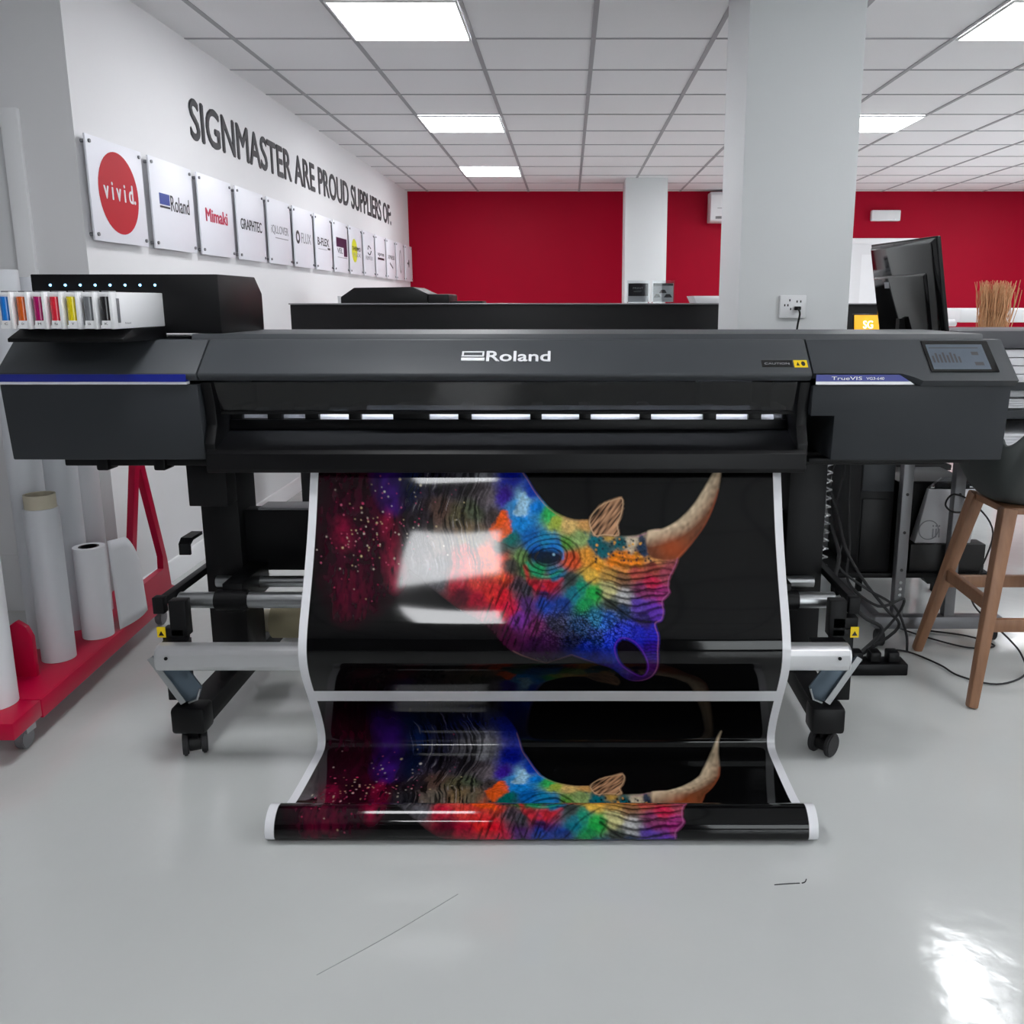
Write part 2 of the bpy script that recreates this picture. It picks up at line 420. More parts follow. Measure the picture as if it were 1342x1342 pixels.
for k in range(14):
    y0 = 3.605 + .522 * k; y1 = y0 + .455; z0, z1 = 1.56, 1.965; xf = WL + .032
    t = thing('logo_panel', (WL + .016, (y0 + y1) / 2, z0), labs[k], 'sign', 'supplier logo panels along the left wall')
    MB().box(xf - .008, xf, y0, y1, z0, z1, .001).build('board', M['sign'], t)
    for yy in (y0 + .025, y1 - .025):
        for zz in (z0 + .025, z1 - .025):
            MB().cyl((WL + .0005, yy, zz), (xf + .006, yy, zz), .0075, n=14).build('standoff', M['greym'], t)
    yc = (y0 + y1) / 2; zc = (z0 + z1) / 2; e = xf + .0008
    def T(s, ya, yb, za, zb, m, bold=0.): return text('lettering', s, (e, ya, za), XD, YD, yb - ya, zb - za, m, t, ext=.0008, bold=bold)
    def disc(ry, rz, m, cy=0, cz=0, name='logo_disc', dx=0):
        mb = MB(); nn = 48
        mb.prism([(yc + cy + ry * math.cos(2 * math.pi * i / nn), zc + cz + rz * math.sin(2 * math.pi * i / nn)) for i in range(nn)], 'X', e + dx, e + dx + .0006); return mb.build(name, m, t)
    def rect(ya, yb, za, zb, m, name='logo_block'): return MB().box(e, e + .0006, ya, yb, za, zb).build(name, m, t)
    if k == 0:
        disc(.165, .165, M['vivid']); e += .001; T('v i v i d.', yc - .125, yc + .135, zc - .03, zc + .045, M['logo_white'], .02)
    elif k == 1:
        rect(yc - .15, yc - .045, zc, zc + .05, M['lblue']); rect(yc - .15, yc - .045, zc - .015, zc - .006, M['lblk']); T('Roland', yc - .035, yc + .17, zc - .022, zc + .05, M['lblk'])
    elif k == 2: T('Mimaki', yc - .15, yc + .14, zc - .03, zc + .035, M['lmag'], .03)
    elif k == 3: T('GRAPHTEC', yc - .18, yc + .17, zc - .03, zc + .03, M['lblk'], .01)
    elif k == 4: T('iQLLOVER', yc - .17, yc + .17, zc - .02, zc + .04, M['lgrey']); rect(yc - .1, yc + .16, zc - .04, zc - .035, M['lgrey'])
    elif k == 5:
        MB().ring((e, yc - .14, zc), (e + .0008, yc - .14, zc), .045, .024).build('logo_ring', M['lblk'], t); T('FLUX', yc - .06, yc + .17, zc - .035, zc + .035, M['lgrey'])
    elif k == 6: T('B-FLEX', yc - .17, yc + .14, zc - .02, zc + .035, M['lblk'], .02); rect(yc + .1, yc + .17, zc - .045, zc - .03, M['lblk']); rect(yc - .16, yc + .08, zc - .05, zc - .046, M['lgrey'])
    elif k == 7:
        rect(yc - .15, yc + .19, zc - .0, zc + .075, M['lpurp']); rect(yc + .08, yc + .19, zc - .07, zc, M['lpurp']); T('VEL', yc - .13, yc + .04, zc - .05, zc - .01, M['lblk']); rect(yc - .13, yc + .19, zc - .085, zc - .08, M['lgrey'])
    elif k == 8:
        disc(.1, .1, M['lyel'], cy=-.06); e += .001; T('THERMO', yc - .15, yc + .16, zc, zc + .035, M['lblk'], .01); T('FLEX', yc - .1, yc + .16, zc - .05, zc - .02, M['lgrey'])
    elif k == 9:
        MB().tube([(e, yc - .06 + .0, zc + .04), (e, yc - .02, zc + .075), (e, yc + .06, zc + .055)], .005, n=6).build('logo_arc', M['lblk'], t)
        MB().tube([(e, yc - .06, zc + .01), (e, yc + .02, zc - .005), (e, yc + .08, zc + .03)], .005, n=6).build('logo_arc', M['lblk'], t)
        T('FILMTEX', yc - .15, yc + .13, zc - .055, zc - .02, M['lgrey'])
    elif k == 10: T('xpres', yc - .15, yc + .15, zc + .0, zc + .035, M['lblk'], .01); rect(yc - .15, yc + .15, zc - .03, zc - .01, M['lblk'])
    elif k == 11: T('XPRESS', yc - .17, yc + .17, zc, zc + .04, M['lblk']); MB().prism([(yc - .08, zc - .03), (yc + .08, zc - .08), (yc + .08, zc - .1), (yc - .08, zc - .05)], 'X', e, e + .0006).build('logo_block', M['lblk'], t)
    elif k == 12: disc(.06, .13, M['lgrey']); disc(.035, .1, M['sign'], dx=.0008)
    else: disc(.03, .045, M['lblk']); rect(yc - .1, yc - .04, zc - .01, zc + .01, M['lblk'])

# ------------------------------------------------------------------ the wide-format printer
PX0, PX1, PS0, PS1 = -1.603, 1.25, -1.04, .684
PR = thing('wide_format_printer', ((PX0 + PX1) / 2, 2.8, 0), 'charcoal wide-format roll printer on a black castored stand, front and centre', 'printer')
def slope_pt(x, t, off=0.):        # point on the sloping lid, t=0 lower edge, t=1 upper edge
    y0, z0, y1, z1 = 2.448, 1.122, 2.553, 1.211
    nx = Vector((0, -(z1 - z0), (y1 - y0))).normalized()
    return Vector((x, y0 + (y1 - y0) * t, z0 + (z1 - z0) * t)) + nx * off
lidp = [(2.448, 1.122), (2.553, 1.211), (2.60, 1.211), (2.60, 1.10), (2.462, 1.10), (2.448, 1.114)]
cov = MB(); cov.prism(lidp, 'X', PX0, PS0 - .002, .003); cov.build('left_lid', M['char'], PR)
body = [(2.456, 1.09), (2.475, .872), (3.05, .872), (3.05, 1.209), (2.602, 1.209), (2.602, 1.09)]
mb = MB(); mb.prism(body, 'X', PX0 + .003, PS0 - .004, .004); mb.build('left_cover', M['charf'], PR)
MB().prism([(2.460, 1.099), (2.478, 1.099), (2.478, 1.118), (2.452, 1.118)], 'X', PX0 + .004, PS0 - .03).build('blue_stripe', M['blue'], PR, 'blue stripe under the left lid')
MB().prism([(2.449, 1.091), (2.47, 1.091), (2.47, 1.098), (2.449, 1.098)], 'X', PX0 + .004, PS0 - .03).build('white_stripe', M['logo_white'], PR, 'thin white stripe under the left lid')
# repaint blue stripe in front of the lid edge recess
MB().box(PX0 + .004, PS0 - .03, 2.4455, 2.4475, 1.0985, 1.1195).build('blue_stripe', M['blue'], PR)
# right lid with its stepped lower edge
mb = MB()
def lid_right():
    bm = mb.bm
    bot = [(PS1 + .002, 0), (.93, 0), (.962, -.10), (.985, -.21), (PX1, -.21)]
    top = [(PS1 + .002, 1), (.93, 1), (.962, 1), (.985, 1), (PX1, 1)]
    F0 = [bm.verts.new(slope_pt(x, t)) for x, t in bot]; F1 = [bm.verts.new(slope_pt(x, t)) for x, t in top]
    B0 = [bm.verts.new(slope_pt(x, t) + Vector((0, .02, -.016))) for x, t in bot]
    B1 = [bm.verts.new(slope_pt(x, t) + Vector((0, .05, 0))) for x, t in top]
    B2 = [bm.verts.new(slope_pt(x, t) + Vector((0, .05, -.1))) for x, t in top]
    for i in range(4):
        bm.faces.new((F0[i], F0[i + 1], F1[i + 1], F1[i])); bm.faces.new((F0[i + 1], F0[i], B0[i], B0[i + 1])); bm.faces.new((F1[i], F1[i + 1], B1[i + 1], B1[i]))
        bm.faces.new((B1[i], B1[i + 1], B2[i + 1], B2[i])); bm.faces.new((B2[i], B2[i + 1], B0[i + 1], B0[i]))
    for i in (0, 4): bm.faces.new((F0[i], F1[i], B1[i], B2[i], B0[i]))
lid_right(); mb.build('right_lid', M['char'], PR)
mb = MB()
mb.prism([(PS1 + .004, 1.088), (PX1 - .003, 1.088), (PX1 - .003, .872), (.755, .872), (.755, 1.0), (PS1 + .004, 1.0)], 'Y', 2.456, 3.05, .003)
for v_ in mb.bm.verts:
    if v_.co.y < 2.7: v_.co.y += (1.09 - v_.co.z) * .087
mb.box(PS1 + .004, PX1 - .003, 2.602, 3.05, 1.0882, 1.209, .003)
mb.build('right_cover', M['charf'], PR)
MB().prism([(PS1 + .008, 1.100), (PS1 + .008, 1.1185), (.925, 1.1185), (.955, 1.100)], 'Y', 2.4445, 2.4465).build('blue_stripe', M['blue'], PR, 'short blue stripe with white lettering under the right lid')
MB().prism([(PS1 + .008, 1.091), (PS1 + .008, 1.0995), (.956, 1.0995), (.968, 1.091)], 'Y', 2.4445, 2.4465).build('white_stripe', M['logo_white'], PR)
text('lettering', 'TrueVIS', (.735, 2.444, 1.104), (1, 0, 0), (0, 0, 1), .085, .0095, M['logo_white'], PR, ext=.0004)
text('lettering', 'VG3-640', (.832, 2.444, 1.1045), (1, 0, 0), (0, 0, 1), .05, .0075, M['logo_white'], PR, ext=.0004)
# centre front lid
mb = MB(); mb.prism(lidp, 'X', PS0 + .002, PS1 - .002, .003); mb.build('front_lid', M['char'], PR)
# touchscreen
def slab_on_slope(x0, x1, t0, t1, off0, off1, skew=0.):
    c = [slope_pt(x0 + skew, t0, off0), slope_pt(x1 + skew, t0, off0), slope_pt(x1, t1, off0), slope_pt(x0, t1, off0),
         slope_pt(x0 + skew, t0, off1), slope_pt(x1 + skew, t0, off1), slope_pt(x1, t1, off1), slope_pt(x0, t1, off1)]
    return MB().hexa([tuple(p) for p in c])
ts = slab_on_slope(1.015, 1.205, .03, .93, -.001, .0035).build('touchscreen', M['gloss'], PR)
slab_on_slope(1.024, 1.185, .09, .82, .0035, .0042).build('display', M['screen'], ts)
mb = MB()
for i in range(8):
    x0 = 1.03 + i * .0105; h = [.2, .28, .24, .3, .22, .3, .26, .18][i]
    c = [slope_pt(x0, .28, .0044), slope_pt(x0 + .006, .28, .0044), slope_pt(x0 + .006, .28 + h, .0044), slope_pt(x0, .28 + h, .0044)]
    mb.bm.faces.new([mb.bm.verts.new(p) for p in c])
for x0, x1, t0, t1 in ((1.03, 1.17, .70, .73), (1.145, 1.165, .5, .6), (1.145, 1.17, .2, .3)):
    mb.bm.faces.new([mb.bm.verts.new(slope_pt(x, t, .0044)) for x, t in ((x0, t0), (x1, t0), (x1, t1), (x0, t1))])
mb.build('screen_icons', M['lblk'], ts)
# maker's badge on the lid
sx = (1, 0, 0); sy = tuple((slope_pt(0, 1) - slope_pt(0, 0)).normalized())
text('lettering', 'Roland', tuple(slope_pt(-.232, .34, .0005)), sx, sy, .180, .040, M['logo_white'], PR, ext=.0025, bold=.018, label='raised white lettering on the lid')
mb = MB()
for x0, x1, t0, t1 in ((-.304, -.238, .36, .44), (-.304, -.24, .48, .51), (-.303, -.298, .48, .63), (-.245, -.240, .48, .63), (-.303, -.240, .60, .63)):
    c = [slope_pt(x0, t0, 0), slope_pt(x1, t0, 0), slope_pt(x1, t1, 0), slope_pt(x0, t1, 0), slope_pt(x0, t0, .0025), slope_pt(x1, t0, .0025), slope_pt(x1, t1, .0025), slope_pt(x0, t1, .0025)]
    mb.hexa([tuple(p) for p in c])
mb.build('badge', M['logo_white'], PR, 'white rectangular emblem beside the raised lettering')
slab_on_slope(.545, .632, .18, .38, 0, .0006).build('warning_label', M['gloss'], PR, 'black notice label on the lid')
text('lettering', 'CAUTION', tuple(slope_pt(.553, .25, .0007)), sx, sy, .07, .008, M['lgrey'], PR, ext=.0003)
wl = slab_on_slope(.636, .674, .17, .38, 0, .0006).build('warning_label', M['yellow'], PR, 'small yellow warning label on the lid')
mb = MB()
mb.bm.faces.new([mb.bm.verts.new(slope_pt(x, t, .0009)) for x, t in ((.642, .22), (.652, .22), (.647, .33))]); mb.bm.faces.new([mb.bm.verts.new(slope_pt(.662 + .006 * math.cos(a), .275 + .07 * math.sin(a), .0009)) for a in [i * math.pi / 4 for i in range(8)]])
mb.build('warning_symbol', M['ink'], wl)
# rear cover and chassis
MB().prism([(2.575, 1.2095), (2.585, 1.226), (3.02, 1.226), (3.06, 1.21), (3.06, 1.2095)], 'X', -1.1, 1.21, .0015).build('top_cover', M['char'], PR)
MB().box(PS0 + .002, PS1 - .002, 2.83, 3.06, .86, 1.208).build('chassis', M['dark'], PR)
mb = MB(); mb.box(PS0 + .002, PS1 - .002, 2.61, 2.83, 1.15, 1.208); mb.build('cavity_roof', M['dark'], PR)
for s, x0, x1 in ((-1, PS0 - .001, PS0 + .03), (1, PS1 - .03, PS1 + .001)):
    MB().prism([(2.468, 1.095), (2.62, 1.15), (2.83, 1.15), (2.83, .86), (2.47, .84), (2.462, .92), (2.49, .97), (2.487, 1.03)], 'X', x0, x1, .004).build('cheek', M['black'], PR)
# gloss front window and its frame
def win(y0, z0, y1, z1, x0, x1, th_=.004):
    return MB().prism([(y0, z0), (y1, z1), (y1 + th_, z1 + .0005), (y0 + th_, z0 + .0005)], 'X', x0, x1)
win(2.478, 1.095, 2.515, 1.008, PS0 + .035, PS1 - .035).build('front_window', M['tint'], PR)
mb = MB(); mb.prism([(2.512, 1.008), (2.514, .999), (2.524, .999), (2.522, 1.008)], 'X', PS0 + .033, PS1 - .033); mb.build('window_edge', M['black'], PR)
# platen, carriage rail, pinch rollers
MB().prism([(2.615, .93), (2.615, .975), (2.63, .983), (2.829, .983), (2.829, .93)], 'X', PS0 + .032, PS1 - .032).build('platen', M['greym'], PR)
mb = MB(); mb.box(PS0 + .034, PS1 - .034, 2.77, 2.81, 1.06, 1.12, .003); mb.box(PS0 + .034, PS1 - .034, 2.74, 2.77, 1.085, 1.095)
mb.build('carriage_rail', M['black'], PR)
mb = MB(); mb.box(.40, .56, 2.66, 2.76, 1.0, 1.11, .006); mb.build('print_carriage', M['black'], PR)
rx = [-.97, -.86, -.735, -.60, -.49, -.36, -.125, .055, .22, .42, .555, .63]
gaps = [(-1.0, -.945), (-.895, -.80), (-.76, -.69), (-.625, -.545), (-.445, -.405), (-.30, -.28), (-.105, -.075), (.045, .07), (.22, .25), (.42, .45), (.555, .60), (.645, .652)]
px_b = [(319, 352), (371, 401), (419, 458), (474, 516), (563, 601), (618, 695), (710, 759), (774, 838), (853, 921), (938, 980), (997, 1025)]
def xat(px): return (px - 745) * 2.615 / 1143
edges = [PS0 + .034] + [v for a, c in px_b for v in (xat(a), xat(c))] + [PS1 - .034]
for i in range(0, len(edges), 2):
    a, c = edges[i], edges[i + 1]
    o = MB().prism([(2.59, .953), (2.59, .999), (2.60, 1.012), (2.72, 1.012), (2.72, .99), (2.61, .99), (2.606, .953)], 'X', a, c, .002); o.build('pinch_roller', M['black'], PR)
MB().box(PS0 + .032, PS1 - .032, 2.581, 2.588, .945, .9745, .001).build('platen_lip', M['black'], PR)
mb = MB(); mb.prism([(2.578, 1.001), (2.578, 1.004), (2.60, 1.015), (2.60, 1.012)], 'X', -.6, .54); mb.build('roller_cover_edge', M['greym'], PR)
MB().box(PS0 + .05, PS1 - .05, 2.612, 2.622, 1.138, 1.148).build('work_light', mat('work_light_strip', (240, 245, 255), .4, emit=(235, 242, 255), estr=26), PR)
# apron
mb = MB()
mb.prism([(2.452, .838), (2.448, .85), (2.45, .893), (2.462, .903), (2.588, .947), (2.588, .939), (2.468, .895), (2.462, .885), (2.464, .838)], 'X', PS0 + .006, PS1 - .006, .0015)
mb.build('apron', M['black'], PR)
# undersides, rail and clips
mb = MB(); mb.box(PX0 + .1, PS0 + .01, 2.56, 2.60, .838, .862, .004); mb.build('rail', M['black'], PR)
for x in (-1.385, -1.215):
    MB().box(x - .018, x + .018, 2.545, 2.61, .826, .871, .006).build('rail_clip', M['black'], PR)
MB().box(.70, 1.17, 2.50, 2.56, .858, .8715, .002).build('underside_rail', M['black'], PR)
MB().box(PS0 - .02, PX1 - .1, 2.62, 3.02, .83, .871, .004).build('base_frame', M['black'], PR)
# ink housing on the left
mb = MB(); hx0, hx1 = -1.575, -1.027
mb.prism([(2.62, 1.2265), (2.62, 1.397), (2.93, 1.397), (2.99, 1.345), (2.99, 1.2265)], 'X', hx0, hx1, .003)
mb.build('ink_housing', M['black'], PR)
for k in range(8):
    x = -1.212 - .0438 * k
    MB().cyl((x, 2.6205, 1.366), (x, 2.617, 1.366), .004, .003, n=14).build('status_light', M['led'], PR, 'small glowing blue-white status light')
mb = MB(); mb.prism([(2.36, 1.212), (2.36, 1.222), (2.42, 1.246), (2.619, 1.246), (2.619, 1.212)], 'X', -1.50, -1.19, .002)
mb.build('ink_tray', M['black'], PR)
# stand
for sgn, cx in ((-1, -1.11), (1, .758)):
    l = MB(); l.box(cx - .06, cx + .06, 2.70, 2.86, .15, .83, .004); l.build('stand_leg', M['blackm'], PR)
    f = MB(); f.box(cx - .035, cx + .045, 2.42, 3.42, .085, .15, .006); ft = f.build('foot_beam', M['blackm'], PR)
    e = MB(); e.box(cx - .05, cx + .05, 2.345, 2.42, .078, .16, .012); e.build('foot_cap', M['black'], ft)
    for yy, ang in ((2.385, .38 if sgn < 0 else -.8), (3.36, 1.0)):
        c = MB(); d = Vector((math.cos(ang), math.sin(ang), 0)); w = d * 1
        p = Vector((cx, yy + .0, .036))
        for o_ in (-.026, .026):
            c.cyl(p + d * (o_ - .008), p + d * (o_ + .008), .036, n=28, bev=.004)
        cs = c.build('caster', M['rubber'], PR)
        h = MB(); h.cyl(p - d * .016, p + d * .016, .024, n=20); h.box(cx - .014, cx + .014, yy - .012, yy + .02, .045, .0785); h.build('caster_fork', M['black'], cs)
    # side plate carrying the take-up arm
    sx_ = cx - .035 if sgn < 0 else cx + .045
    x0, x1 = sorted((cx + sgn * .01, cx + sgn * .075))
    pl = MB(); pl.box(x0, x1, 2.40, 2.44, .161, .385, .004); pl.box(min(cx, cx + sgn * .05), max(cx, cx + sgn * .05), 2.40, 2.44, .36, .47, .004)
    if sgn > 0: pl.box(x0, x1 + .01, 2.40, 2.44, .385, .42, .004)
    pl.build('side_plate', M['blackm'], PR)
    wl = MB().box(cx + sgn * .075 - .012, cx + sgn * .075 + .012, 2.397, 2.3995, .36, .392).build('warning_label', M['yellow'], PR, 'small yellow warning label above the bar end')
    mb = MB(); xx = cx + sgn * .075
    mb.prism([(xx - .008, .366), (xx + .008, .366), (xx, .38)], 'Y', 2.3963, 2.3969); mb.build('warning_symbol', M['ink'], wl)
    MB().box(cx - .02 + sgn * .0, cx + .014, 2.42 - .024, 2.42 - .021, .20, .235).build('white_sticker', M['white'], PR, 'white sticker on the foot plate')
    # side rail
    sr = MB(); xs = cx + sgn * .075
    sr.box(xs - .012, xs + .012, 2.42, 2.86, .452, .475, .002); sr.box(xs - .02, xs + .012, 2.40, 2.43, .43, .48, .003); sr.build('side_rail', M['blackm'], PR)
    # blue-grey take-up lever
    cc = -.184
    pts = [(-1.208, .312), (-1.188, .300), (-1.107, .275), (-1.071, .216), (-1.082, .183), (-1.108, .172), (-1.123, .171)]
    if sgn > 0: pts = [(2 * cc - a, z) for a, z in pts]
    lv = MB(); lv.prism(pts, 'Y', 2.372, 2.380, .001); lo = lv.build('take_up_lever', M['bracket'], PR)
    ed = MB(); q0 = pts[0]; q1 = pts[-1]
    ed.bar((q0[0], 2.362, q0[1]), (q1[0], 2.362, q1[1]), .018, .003, up=(0, 1, 0)); ed.tube([(pts[3][0], 2.362, pts[3][1]), (pts[4][0], 2.362, pts[4][1]), (pts[5][0], 2.362, pts[5][1])], .003, n=8, smooth=0)
    ed.build('lever_edge', M['steel'], lo)
# crossbeam
MB().box(-1.049, .697, 2.74, 2.80, .457, .66, .003).build('crossbeam', M['blackm'], PR)
MB().box(-1.0, .69, 2.735, 2.83, .661, .667, .001).build('crossbeam_top', M['greym'], PR)
MB().box(-1.17, -1.05, 2.62, 2.699, .70, .83, .003).build('leg_gusset', M['blackm'], PR)
mb = MB(); mb.prism([(2.70, .60), (2.62, .60), (2.60, .585), (2.60, .55), (2.61, .55), (2.61, .58), (2.63, .59), (2.70, .59)], 'X', -1.205, -1.171); mb.build('side_bracket', M['blackm'], PR)
# tubes
MB().cyl((-1.17, 2.50, .439), (.80, 2.50, .439), .0245, n=32, bev=.002).build('media_tube', M['steel'], PR)
MB().cyl((-1.12, 2.66, .445), (.78, 2.66, .445), .018, n=28).build('media_tube', M['steel'], PR)
for x in (-1.01, .64):
    mb = MB(); mb.cyl((x - .05, 2.50, .439), (x + .05, 2.50, .439), .031, n=28, bev=.003); mb.box(x - .03, x + .03, 2.50, 2.739, .40, .49, .004); mb.build('tube_clamp', M['black'], PR)
mb = MB()
nn = 10
prof = [(2.298, .312), (2.298, .345), (2.305, .358), (2.32, .366), (2.345, .367), (2.362, .36), (2.368, .345), (2.368, .312), (2.36, .298), (2.345, .293), (2.32, .293), (2.305, .298)]
mb.prism(prof, 'X', -1.160, .792, .002); tb = mb.build('take_up_bar', M['silver'], PR)
for x in (-1.164, .792):
    MB().prism([(a * .985 + .0350, b_ * .97 + .01) for a, b_ in prof], 'X', x, x + .004).build('end_cap', M['silver'], tb)
for x in (-1.13, .762):
    MB().cyl((x, 2.2985, .337), (x, 2.2955, .337), .005, n=14).build('screw', M['black'], tb)
mb = MB()
for x0, x1 in ((-1.17, -1.1), (.70, .80)):
    mb.box(x0, x1, 2.368, 2.4, .30, .36)
mb.build('bar_mount', M['black'], PR)

# ink cartridges
inks = [('black', (30, 28, 30), 'K'), ('light grey', (112, 114, 118), 'Lk'), ('yellow', (226, 204, 14), 'Y'), ('red', (214, 36, 56), 'Re'), ('magenta', (168, 14, 96), 'M'), ('orange', (206, 90, 26), 'Or'), ('blue', (24, 118, 206), 'C')]
for k, (nm, col, code) in enumerate(inks):
    xc = -1.212 - .0438 * k; w = .0195
    lab = 'white ink cartridge with %s ink in its front window, in the tray row' % nm
    t = thing('ink_cartridge', (xc, 2.45, 1.2475), lab, 'ink cartridge', 'ink cartridges plugged into the housing')
    y0, y1, z0, z1 = 2.325, 2.6195, 1.2475, 1.343
    mb = MB()   # case as a C-shaped frame: right wall is full, front has a long window
    mb.box(xc - w, xc + w, 2.352, y1, z0, z1, .002)
    mb.box(xc + w - .0085, xc + w, y0, 2.352, z0, z1, .001)
    mb.box(xc - w, xc + w - .0085, y0 + .006, 2.352, z1 - .012, z1 - .001, .001)
    mb.box(xc - w, xc + w - .0085, y0 + .006, 2.352, z0 + .001, z0 + .010, .001)
    c = mb.build('case', M['white'], t)
    im = mat('ink_' + nm.replace(' ', '_'), col, .25, coat=.4)
    MB().cyl((xc - .005, 2.342, z0 + .010), (xc - .005, 2.342, z1 - .012), .0135, n=24).build('ink_pouch', im, t, '%s ink pouch' % nm)
    lb = MB().box(xc - .0125, xc + w - .0086, y0 + .001, y0 + .003, z0 + .002, z0 + .022).build('paper_label', M['white'], t)
    text('lettering', code, (xc - .005, y0 + .0008, z0 + .011), (1, 0, 0), (0, 0, 1), .008, .006, M['ink'], lb, ext=.0003)
    MB().box(xc - .012, xc + .008, y0 + .012, y0 + .05, z1, z1 + .003, .001).build('grip', M['greym'], t)
    if k == 0:
        MB().box(xc + w, xc + w + .0012, y0 + .022, y0 + .036, z0 + .016, z1 - .016, .0005).build('side_slot', M['greym'], t)
        text('lettering', 'Roland', (xc + w + .0002, y0 + .06, z0 + .012), (0, 1, 0), (0, 0, 1), .03, .005, M['lgrey'], t, ext=.0003)

# ------------------------------------------------------------------ printed banner
PROF = [(2.75,.987),(2.70,.987),(2.63,.987),(2.607,.965),(2.598,.93),(2.56,.895),(2.515,.868),(2.494,.8335),(2.4745,.78),(2.4525,.72),(2.4280,.66),(2.3985,.60),(2.3678,.54),(2.3318,.48),(2.3015,.43),(2.2840,.395),(2.272,.362),(2.270,.332),(2.286,.296),(2.320,.232),(2.348,.183),(2.385,.11),(2.404,.055),(2.40,.02),(2.37,.006),(2.285,.004),(2.2,.004),(2.12,.007),(2.07,.02),(2.03,.056),(1.985,.077),(1.947,.058),(1.936,.022),(1.955,.003),(2.0,.003),(2.035,.02),(2.03,.05),(1.99,.066),(1.957,.05),(1.952,.025),(1.97,.012),(2.0,.012)]
def catmull(P, n):
    out = []; Q = [P[0]] + P + [P[-1]]
    for i in range(len(P) - 1):
        a, b_, c_, d = Q[i:i + 4]
        for k in range(n):
            t = k / n
            out.append([.5 * ((2 * b_[j]) + (-a[j] + c_[j]) * t + (2 * a[j] - 5 * b_[j] + 4 * c_[j] - d[j]) * t * t + (-a[j] + 3 * b_[j] - 3 * c_[j] + d[j]) * t ** 3) for j in (0, 1)])
    out.append(list(P[-1])); return np.array(out)
pr = catmull(PROF, 24)
sl = np.concatenate([[0], np.cumsum(np.hypot(*(pr[1:] - pr[:-1]).T))])
NS, NX = 900, 680
S = np.linspace(0, sl[-1], NS); PY = np.interp(S, sl, pr[:, 0]); PZ = np.interp(S, sl, pr[:, 1])
wgt = np.interp(S, [.30, .42, .95, 1.02], [0, 1, 1, 0])        # film hangs in one long even curve
for _ in range(4):
    ker = np.ones(33) / 33
    for arr in (PY, PZ):
        f_ = np.convolve(np.pad(arr, 16, 'edge'), ker, 'valid'); arr += (f_ - arr) * wgt
BX0, BX1 = -.7515, .6185
X = np.linspace(BX0, BX1, NX)
SS, XX = np.meshgrid(S, X, indexing='ij')

# ---- the artwork, drawn in sheet coordinates (x across, v = metres above the lower edge of the print)
TY = [540, 560, 592, 618, 640, 660, 680, 701, 720, 752, 775, 797, 828, 853, 878, 890, 905]
TS = [.16, .205, .273, .3352, .3827, .4278, .4744, .5212, .5621, .6339, .6818, .7287, .7992, .8517, .9168, .955, 1.0065]
TZ = [2.56, 2.56, 2.55, 2.54, 2.53, 2.521, 2.511, 2.502, 2.492, 2.475, 2.462, 2.449, 2.421, 2.410, 2.44, 2.465, 2.491]
def trace(p):      # traced outline point (drawing units) -> metres on the sheet
    px, py = p
    s_ = np.interp(py, TY, TS); zc = np.interp(py, TY, TZ)
    return ((px - 745) * zc / 1143, 1.0065 - s_)
def G(*pts): return [trace((640 + x / 3.947, 600 + y / 3.947)) for x, y in pts]      # right-hand drawing sheet
def GL(*pts): return [trace((380 + x / 3.947, 600 + y / 3.947)) for x, y in pts]     # left-hand drawing sheet
U = .0022          # metres per drawing unit
rng = np.random.RandomState(3)
LAT = rng.rand(64, 256, 256).astype(np.float32)
def vn(x, y, k):
    xi = np.floor(x).astype(int); yi = np.floor(y).astype(int); fx = x - xi; fy = y - yi
    fx = fx * fx * (3 - 2 * fx); fy = fy * fy * (3 - 2 * fy); L = LAT[k]
    a = L[xi % 256, yi % 256]; b_ = L[(xi + 1) % 256, yi % 256]; c_ = L[xi % 256, (yi + 1) % 256]; d = L[(xi + 1) % 256, (yi + 1) % 256]
    return a + (b_ - a) * fx + (c_ - a) * fy + (a - b_ - c_ + d) * fx * fy
def fbm(x, y, k, o=3):
    s_ = 0; amp = .5; f_ = 1
    for i in range(o): s_ = s_ + amp * vn(x * f_, y * f_, k + i); amp *= .5; f_ *= 2.1
    return s_ / (1 - .5 ** o)
def sdf(x, y, poly):      # signed distance, inside positive
    d = np.full(x.shape, 1e9); ins = np.zeros(x.shape, bool); n_ = len(poly)
    for i in range(n_):
        ax_, ay_ = poly[i]; bx, by = poly[(i + 1) % n_]
        ex, ey = bx - ax_, by - ay_; wx = x - ax_; wy = y - ay_
        t = np.clip((wx * ex + wy * ey) / (ex * ex + ey * ey + 1e-12), 0, 1)
        d = np.minimum(d, np.hypot(wx - ex * t, wy - ey * t))
        c_ = ((ay_ > y) != (by > y)) & (x < (bx - ax_) * (y - ay_) / (by - ay_ + 1e-12) + ax_); ins ^= c_
    return np.where(ins, d, -d)
def dline(x, y, pl):
    d = np.full(x.shape, 1e9)
    for (ax_, ay_), (bx, by) in zip(pl, pl[1:]):
        ex, ey = bx - ax_, by - ay_; wx = x - ax_; wy = y - ay_
        t = np.clip((wx * ex + wy * ey) / (ex * ex + ey * ey + 1e-12), 0, 1); d = np.minimum(d, np.hypot(wx - ex * t, wy - ey * t))
    return d
def sm(d, w): return np.clip(d / w * .5 + .5, 0, 1)
